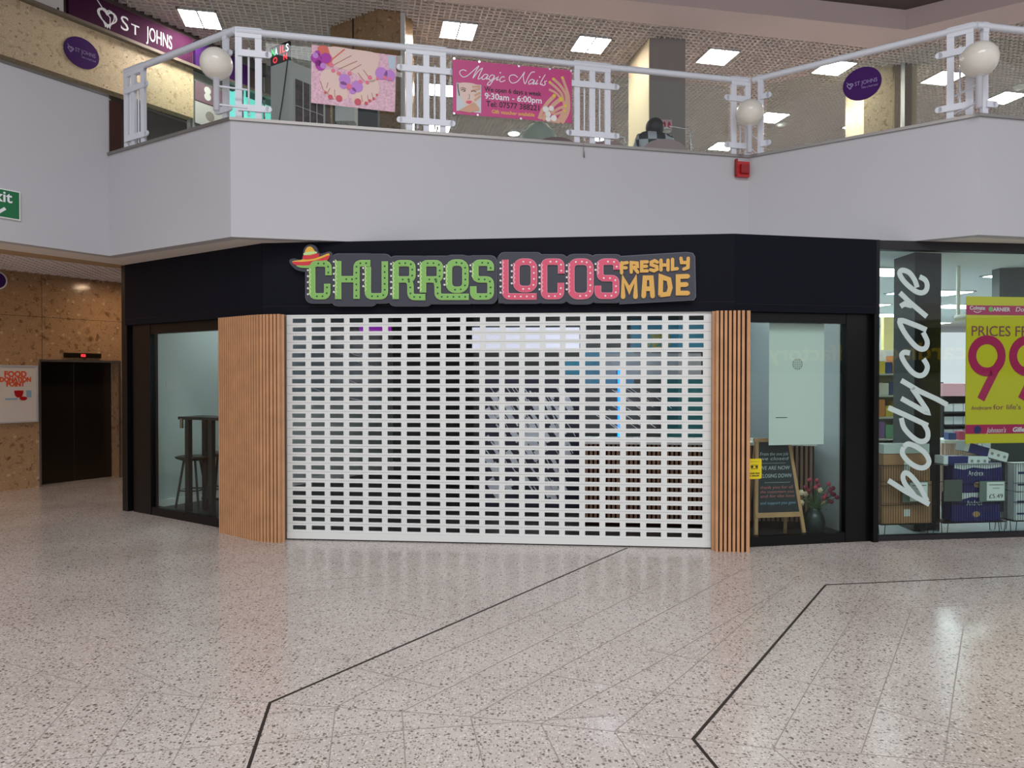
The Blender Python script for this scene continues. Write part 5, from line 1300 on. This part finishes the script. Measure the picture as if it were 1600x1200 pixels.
for L in SS:
    mb = MB()
    for f, pts in L:
        straight = len(pts) <= 4
        P = [f(*p) for p in pts]; P = P if straight else [tuple(p) for p in smooth_path(P, 4)]
        mb.stroke(P, lw, LO, LO + .003)
    mb.build('letter', M['bodytext'], ls)
# yellow price poster
a = BC.hit(1510, 463, -.10); b = BC.hit(1512, 693, -.10); e_ = BC.hit(1690, 600, -.10)
yp = thing('price_poster', 'large yellow price poster with raspberry bands in the store window', 'poster', BC.at(a[0], b[1], -.10))
pw = e_[0] - a[0]; ph = a[1] - b[1]
MB().box((0, 0, -.006), (pw, ph, 0)).build('poster_sheet', M['yellow'], yp)
mb = MB(); mb.box((0, ph * .875, 0), (pw, ph * .94, .002)); mb.box((0, ph * .065, 0), (pw, ph * .128, .002)); mb.build('band', M['raspberry'], yp)
sc_ = pw / 180.0 * 1.0            # metres per photo pixel, about
def yx(px): return BC.hit(px, 600, -.10)[0] - a[0]
def yy(py): return BC.hit(1530, py, -.10)[1] - b[1]
def ytext(s_, px0, px1, py, pyt, m, **kw):
    size = (yy(pyt) - yy(py)) / .70
    return text(s_, size, m, yp, 'lettering', yx(px0), yy(py), .002, width=yx(px1) - yx(px0), depth=.001, **kw)
ytext('PRICES FROM', 1516, 1636, 525, 509, M['mauve'])
ytext('Colgate', 1514, 1538, 484, 478, M['wtext'], off=.001)
mb = MB(); mb.stroke([tuple(p) for p in smooth_path([(yx(1520), yy(486)), (yx(1526), yy(488.5)), (yx(1532), yy(486))], 4)], .006, .002, .004); mb.build('smile_mark', M['wtext'], yp)
MB().disc((yx(1547), yy(483)), .027, .002, .0035, 16).build('round_mark', M['cgreen'], yp)
ytext('GARNIER', 1545, 1577, 486, 480, M['wtext'], off=.001)
ytext('Dove', 1585, 1608, 486, 479, M['wtext'], shear=.2)
MB().disc((yx(1527.5), yy(671.5)), .043, .002, .0035, 20).build('round_mark', M['navy'], yp)
ytext('NIVEA', 1523, 1532, 673, 670, M['wtext'])
ytext("Johnson's", 1542, 1573, 676, 668, M['wtext'], shear=.3)
ytext('Gillette', 1582, 1612, 675, 668, M['wtext'], off=.002, shear=.15)
ytext('bodycare', 1517, 1549, 640, 634, M['mauve'], shear=.4)
ytext("for life's essentials", 1552, 1650, 640, 632, M['mauve'])
# the big figures are drawn as rings with tails
for cx_ in (1541.5, 1605):
    mb = MB(); rx = (yx(1565) - yx(1519)) / 2; P = []
    c_ = (yx(cx_), yy(556)); ry = (yy(531.5) - yy(586)) / 2 * .93
    for k in range(30): P.append((c_[0] + rx * math.cos(2 * PI * k / 30), c_[1] + ry * math.sin(2 * PI * k / 30)))
    mb.stroke(P, yx(1531) - yx(1518.5), .002, .004, closed=True)
    mb.stroke([(c_[0] + rx * .97, c_[1] - ry * .25), (c_[0] + rx * .65, c_[1] - ry * .75), (yx(cx_ - 9), yy(624))], yx(1531) - yx(1519), .002, .004)
    mb.build('figure', M['raspberry'], yp)
ytext('p', 1640, 1668, 590, 560, M['raspberry'], off=.006)

# gondola shelves with products deeper in the store
PAL = [(206, 90, 120), (80, 150, 190), (230, 226, 220), (120, 180, 150), (226, 200, 90), (150, 110, 180), (240, 240, 244), (60, 80, 140), (230, 150, 90), (190, 214, 226)]
PM = [mat('pack_colour', c_, .4) for c_ in PAL]
def gondola(p0, p1, height, nsh, npr, label, back=M['cabinet'], where='', header=None, seed=1, ph_=.75, pale=False):
    f = Frame(p0, p1); rr = random.Random(seed)
    t = thing('shelf_unit', label, 'shelf', f.m)
    MB().box((0, .015, -.42), (f.len, height, -.38)).build('back_panel', back, t)
    for s in (0, 1): MB().box((s * (f.len - .03), .015, -.38), (s * (f.len - .03) + .03, height, -.02)).build('side_panel', back, t)
    gap = (height - .12) / nsh
    for k in range(nsh): MB().box((.03, .08 + k * gap - .02, -.38), (f.len - .03, .08 + k * gap, 0)).build('shelf', M['cabinet'] if not pale else M['ink'], t)
    if header: MB().box((-.02, height, -.4), (f.len + .02, height + .18, .01)).build('header', header, t)
    protos = {}
    for k in range(nsh):
        x = .06; 
        while x < f.len - .06 - .1:
            w = rr.choice((.08, .1, .13)) if not pale else .14; h = gap * rr.uniform(.5, .82) if not pale else gap * .6
            key = (w, rr.randrange(len(PM)) if not pale else 6); 
            if key not in protos:
                mb = MB(); mb.box((0, 0, -.14), (w, 1, 0)); o = mb.build('product_pack', PM[key[1]]); protos[key] = o
            else:
                o = protos[key].copy(); COL.objects.link(o)
            o.matrix_local = f.at(x, .08 + k * gap + .001, -.06) @ Matrix.Diagonal((1, h, 1, 1))
            cnt = cnt + 1 if x > .07 else 1
            tag(o, '%s pack %s from left, %s, %s' % (('pink', 'blue', 'cream', 'green', 'yellow', 'purple', 'white', 'navy', 'orange', 'pale blue')[key[1]], ('first', 'second', 'third', 'fourth', 'fifth', 'sixth', 'seventh', 'eighth', 'ninth', 'tenth', 'eleventh', 'twelfth')[min(11, cnt - 1)], where, 'tier %s' % ('one', 'two', 'three', 'four', 'five', 'six', 'seven', 'eight')[k]), 'pack', 'packs on the ' + where)
            x += w + .012
    return t
gondola(xy(atY(1371, 650, 9.0)), xy(atY(1428, 650, 9.05)), 2.05, 7, 0, 'tall bright shelf unit left of the black store column', where='left store shelf', seed=4)
gp = xy(atY(1474, 650, 10.2)); gp2 = xy(atY(1560, 650, 10.3))
gondola(gp, gp2, atY(1480, 619, 10.2).z, 7, 0, 'black backed shelf unit with pale packs under a pink header', back=M['ink'], where='pink headed store shelf', header=mat('pink_header', (226, 170, 180), .5), seed=9, pale=True)
gondola(xy(atY(1398, 650, 12)), xy(atY(1475, 650, 12)), 1.6, 5, 0, 'dark shelf unit half hidden behind the store column', back=M['ink'], where='shelf behind the column', seed=12)
struct('wall_store_yellow', MB().box((0, .015, 0), (.9, ZS - .3, .1)), mat('pale_yellow_wall', (226, 208, 140), .6), None, Frame(xy(atY(1376, 600, 13.2)), xy(atY(1400, 600, 13.2))).m)
# wire bins with stock
def wirebin(px0, px1, Y, top, label, d=.19):
    a = xy(BC.w(BC.hit(px0, 700, -.17)[0], 0, -.17)); b = xy(BC.w(BC.hit(px1, 700, -.17)[0], 0, -.17)); f = Frame(a, b); w = f.len; zt = top
    t = thing('wire_bin', label, 'bin', f.m, 'black wire stock bins inside the store window'); z0 = .14
    mb = MB()
    for z in (0, -d):
        n = int(w / .028)
        for i in range(n + 1): mb.box((w * i / n - .0015, z0, z - .0015), (w * i / n + .0015, zt, z + .0015))
        for y in (z0, z0 + (zt - z0) * .33, z0 + (zt - z0) * .66, zt): mb.box((0, y - .003, z - .003), (w, y + .003, z + .003))
    for x in (0, w):
        for i in range(12): mb.box((x - .0015, z0, -d * i / 12 - .0015), (x + .0015, zt, -d * i / 12 + .0015))
        for y in (z0, zt): mb.box((x - .003, y - .003, -d), (x + .003, y + .003, 0))
    mb.build('wire_mesh', M['wire'], t)
    mb = MB(); mb.box((0, z0 - .006, -d), (w, z0, 0)); mb.build('base_panel', M['wire'], t)
    for x in (.03, w - .03):
        for z in (-.03, -d + .03): MB().tube([(x - .04, z0, z), (x - .03, .02, z), (x + .03, .02, z), (x + .04, z0, z)], .004, 6).build('leg', M['wire'], t)
    return t, f
Yb = 7.42
ztb = atY(1520, 728, Yb).z
t1, f1 = wirebin(1377, 1462, Yb, ztb, 'black wire bin of cardboard boxes behind the script lettering')
t2, f2 = wirebin(1476, 1574, Yb + .05, ztb, 'black wire bin of violet tissue packs with a price card')
t3, f3 = wirebin(1584, 1690, Yb + .1, ztb, 'black wire bin of white packs at the right edge')
def carton(f, u0, u1, y0, y1, label, m, nm='cardboard_box', z0=-.17, z1=-.02):
    t = thing(nm, label, 'box', f.at(u0, y0, 0)); MB().box((0, 0, z0), (u1 - u0, y1 - y0, z1)).build('carton', m, t)
    MB().box(((u1 - u0) * .44, (y1 - y0) * .35, z1), ((u1 - u0) * .56, (y1 - y0) * .7, z1 + .002)).build('paper_label', M['paper'], t)
    return t
w1_ = f1.len
hb_ = ztb - .14
carton(f1, .03, w1_ - .03, .145, .145 + hb_ * .34, 'lowest brown cardboard box in the left wire bin', M['kraft'])
carton(f1, .03, w1_ - .03, .15 + hb_ * .34, .15 + hb_ * .70, 'middle brown cardboard box in the left wire bin', M['kraft'])
carton(f1, .04, w1_ - .05, .155 + hb_ * .70, .155 + hb_ * 1.16, 'topmost brown cardboard box in the left wire bin', M['kraft'])
tag(MB().box((0, 0, -.14), (w1_ * .84, .10, 0)).build('plastic_tray', M['cabinet'], None, f1.at(w1_ * .08, .16 + hb_ * 1.16, -.03)), 'clear grey tray on top of the cardboard boxes', 'tray')
def pricecard(f, u, y, w, h, s_, label):
    t = thing('price_card', label, 'price card', f.at(u, y, .012))
    MB().box((0, 0, 0), (w, h, .01)).build('card_holder', mat('holder_grey', (110, 122, 116), .4), t)
    MB().box((w * .27, .01, .01), (w - .01, h - .01, .013)).build('card', M['paper'], t)
    if s_: text(s_, h * .30, M['ink'], t, 'lettering', w * .34, h * .16, .013, width=w * .55)
    MB().box((w * .35, h * .80, .013), (w * .92, h * .83, .0145)).box((w * .5, h * .64, .013), (w * .78, h * .66, .0145)).build('small_print', M['ink'], t)
    return t
def fy(f, px, py): return f.hit(px, py, .02)
a = fy(f2, 1531, 752); b = fy(f2, 1570, 783); pricecard(f2, a[0], b[1], b[0] - a[0], a[1] - b[1], '£5.49', 'white price card reading £5.49 on the tissue bin')
a = fy(f1, 1411, 753); b = fy(f1, 1450, 784); pricecard(f1, a[0], b[1], b[0] - a[0], a[1] - b[1], '', 'white price card half behind the script lettering')
a = fy(f2, 1475, 750); b = fy(f2, 1503, 783)
tag(MB().box((0, 0, 0), (b[0] - a[0], a[1] - b[1], .012)).build('card_holder', M['dark'], None, f2.at(a[0], b[1], .012)), 'empty dark grey card holder on the tissue bin', 'card holder')
def tissue_pack(f, u0, u1, y0, y1, label):
    t = thing('tissue_pack', label, 'tissue pack', f.at(u0, y0, -.02), 'violet multipacks in the wire bin'); w, h = u1 - u0, y1 - y0
    MB().prism(rnd([(0, h / 2), (0, 0), (w, 0), (w, h), (0, h), (0, h / 2 + .001)], .025), -.15, 0).build('pack_film', M['navy'], t)
    P = [(0, h), (0, h * .84), (w * .2, h * .78), (w * .4, h * .86), (w * .7, h * .8), (w, h * .86), (w, h)]; MB().prism([(x * .96 + w * .02, y * .99) for x, y in P], 0, .003).build('white_flash', M['tissue'], t)
    text('Andrex', h * .26, M['wtext'], t, 'lettering', w * .30, h * .56, .003, width=w * .32)
    MB().disc((w * .5, h * .25), h * .14, 0, .002, 16, ry=h * .1).build('golden_print', M['fur'], t)
    return t
w2_ = f2.len
tissue_pack(f2, w2_ * .14, w2_ * .92, .145, .145 + hb_ * .5, 'lower violet tissue multipack in the wire bin')
tissue_pack(f2, w2_ * .16, w2_ * .94, .15 + hb_ * .5, .15 + hb_ * 1.0, 'upper violet tissue multipack in the wire bin')
def loose_pack(px, py, w, rot, label, f, z):
    q = f.hit(px, py, z); t = thing('loose_tissue_pack', label, 'tissue pack', f.at(q[0], q[1], z) @ Matrix.Rotation(rot, 4, 'Z'), 'loose packs on the wire bin')
    MB().box((-w * .5, -.048, -.12), (w * .06, .048, .012)).build('pack_film', M['navy'], t)
    MB().box((-w * .62, -.05, -.122), (-w * .5, .05, .014)).build('pack_end', M['tissue'], t)
    mb = MB(); mb.prism(rnd([(w * .06, 0), (w * .06, -.05), (w * .62, -.05), (w * .62, .05), (w * .06, .05), (w * .06, .001)], .02), -.122, .014); mb.build('tissue_rolls', M['tissue'], t)
    mb = MB()
    for k in range(3): mb.disc((w * (.16 + .18 * k), 0), .016, .014, .018, 12)
    mb.build('roll_core', M['greycol'], t)
    return t
loose_pack(1508, 720, .42, -.02, 'loose violet and white pack lying flat on the bin', f2, -.03)
loose_pack(1540, 706, .42, -.26, 'loose violet and white pack tilted on top of the pile', f2, -.05)
for i, (u0_, y0_, lb) in enumerate(((.04, .145, 'lower white pack in the right edge wire bin'), (.05, .147 + hb_ * .5, 'upper white pack in the right edge wire bin'))):
    t = thing('white_pack', lb, 'tissue pack', f3.at(u0_, y0_, -.02), 'white packs in the right wire bin')
    MB().box((0, 0, -.15), (.55, hb_ * .48, 0)).build('pack_film', M['tissue'], t)
    MB().box((.02, hb_ * .1, 0), (.4, hb_ * .13, .003)).box((.02, hb_ * .3, 0), (.5, hb_ * .34, .003)).build('print_stripe', M['navy'], t)
# display table with plush pink packs in front of the shelves
p = xy(atY(1476, 690, 9.2)); p2 = xy(atY(1530, 690, 9.2)); f = Frame(p, p2); zt_ = atY(1500, 688, 9.2).z
t = thing('display_table', 'white slatted display table between the column and yellow poster', 'table', f.m)
MB().box((0, zt_ - .04, -.4), (f.len, zt_, 0)).build('tabletop', M['paper'], t)
mb = MB(); x = .01
while x < f.len: mb.box((x, .03, -.02), (x + .012, zt_ - .04, -.01)); x += .03
mb.box((0, .015, -.38), (f.len, zt_ - .04, -.06)); mb.build('slatted_front', mat('pale_peach', (226, 196, 180), .6), t)
for i, (x, mm_, lb) in enumerate(((.08, 1, 'small navy pack'), (.22, 0, 'small pink pack'), (.34, 5, 'small purple pack'))):
    tag(MB().box((0, 0, -.1), (.1, .09 + .02 * i, 0)).build('product_pack', PM[(7, 0, 5)[i]], None, f.at(x, zt_ + .001, -.05)), lb + ' on the white display table in the store', 'pack', 'packs on the display table')
cA = xy(atz(1550, 422, ZS - .05)); cB = xy(atz(1562, 419, ZS - .05)); cC = xy(atz(1640, 416, ZS - .05))
struct('wall_store_column_rear', MB().prism([tuple(cA), tuple(cB), tuple(cC), tuple(cC + (cA - cB))], .015, ZS - .05), mat('column_slate', (52, 62, 62), .3))
gondola(xy(atY(1590, 650, 10.8)), xy(atY(1720, 650, 11.0)), 1.9, 6, 0, 'shelf unit of coloured packs beyond the price poster at right', where='shelf beyond the price poster', seed=21)
# security camera on the ceiling
q = atY(1497, 496, 8.6)
sc = thing('security_camera', 'white security camera hanging from the store ceiling', 'camera', Matrix.Translation((q.x, q.y, ZS - .06)))
MB().tube([(0, 0, 0), (0, 0, q.z - ZS + .03)], .022, 10).build('mount', M['paper'], sc)
MB().tube([(-.02, .02, q.z - ZS + .05), (.12, -.12, q.z - ZS + .08)], .04, 12).build('camera_body', M['paper'], sc)
MB().tube([(.12, -.12, q.z - ZS + .08), (.125, -.125, q.z - ZS + .081)], .034, 12).build('lens', M['ink'], sc)

# ------------------------------------------------------------------ opposite side of the mall, seen only in the glass
gm = FC.w(*[FC.hit(1265, 552, GLO)[0], 0, GLO]); d = ray(1265, 552); n = FC.n
hitp = FC.w(FC.hit(1265, 552, GLO)[0], FC.hit(1265, 552, GLO)[1], GLO)
rd = d - 2 * d.dot(n) * n; rd.normalize(); Ls = 11.5
sp = hitp + rd * Ls
dirh = Vector((-rd.x, -rd.y, 0)).normalized()          # sign faces back towards the glass
uu = Vector((-dirh.y, dirh.x, 0))
OP = Frame(xy(sp) - xy(uu) * 9, xy(sp) + xy(uu) * 9)
struct('wall_opposite', MB().box((3.6, sp.z - .6, -.5), (14.4, sp.z + .75, -.06)), M['plaster'], None, OP.m)
ss = thing('store_fascia_sign', 'yellow lettered navy sign of the opposite store mirrored in glass', 'sign', OP.at(9, sp.z, 0))
MB().box((-5, -.5, -.1), (5, .55, .05)).build('sign_panel', M['factory'], ss)
t_ = text('cardfactory', .56, M['fyellow'], ss, 'lettering', 0, -.18, .055, off=.01)
xs = [v.co.x for v in t_.data.vertices]
for v in t_.data.vertices: v.co.x -= (min(xs) + (max(xs) - min(xs)) * .62)
struct('wall_opposite_store', MB().box((4.0, 0, -3.0), (14.0, sp.z - .5, -2.9)), M['plaster'], None, OP.m)

# ------------------------------------------------------------------ downlights of the lower level
warm = mat('downlight_warm', (255, 222, 184), .5, em=110)
cool = mat('cool_fill_light', (246, 250, 250), .5, em=60)
def downlight(p, z, label, m, r=.11, grp='downlights of the ground floor'):
    t = thing('downlight', label, 'ceiling light', Matrix.Translation((p[0], p[1], z)), grp)
    MB().lathe([(.001, -.012), (r, -.012), (r, 0), (.001, 0)], 20).build('diffuser', m, t)
    MB().lathe([(r, -.02), (r + .025, -.02), (r + .025, 0), (r, 0)], 20).build('bezel', M['white'], t)
for u, v, lb in ((3.6, .9, 'round downlight in the lower mesh ceiling left of the lift'), (6.6, .9, 'round downlight in the lower mesh ceiling beyond the lift'), (1.6, 1.3, 'round downlight in the lower mesh ceiling far left')):
    downlight(LIFT.w(u, 0, v), ZU - .325, lb, warm)
for u, v, lb in ((.9, -.9, 'added round fill light behind the left shop window'), (2.2, -1.1, 'added round fill light near the left slatted column')):  # unseen lamps added to brighten the room behind the left window
    downlight(FA.w(u, 0, v), ZS - .04, lb, cool, .07)
for u, v, lb in ((.5, -.8, 'added round fill light behind the right shop window'), (1.1, -1.5, 'added round fill light above the flower vase')):  # two more added lamps, brightening the right window's display
    downlight(FC.w(u, 0, v), ZS - .04, lb, cool)
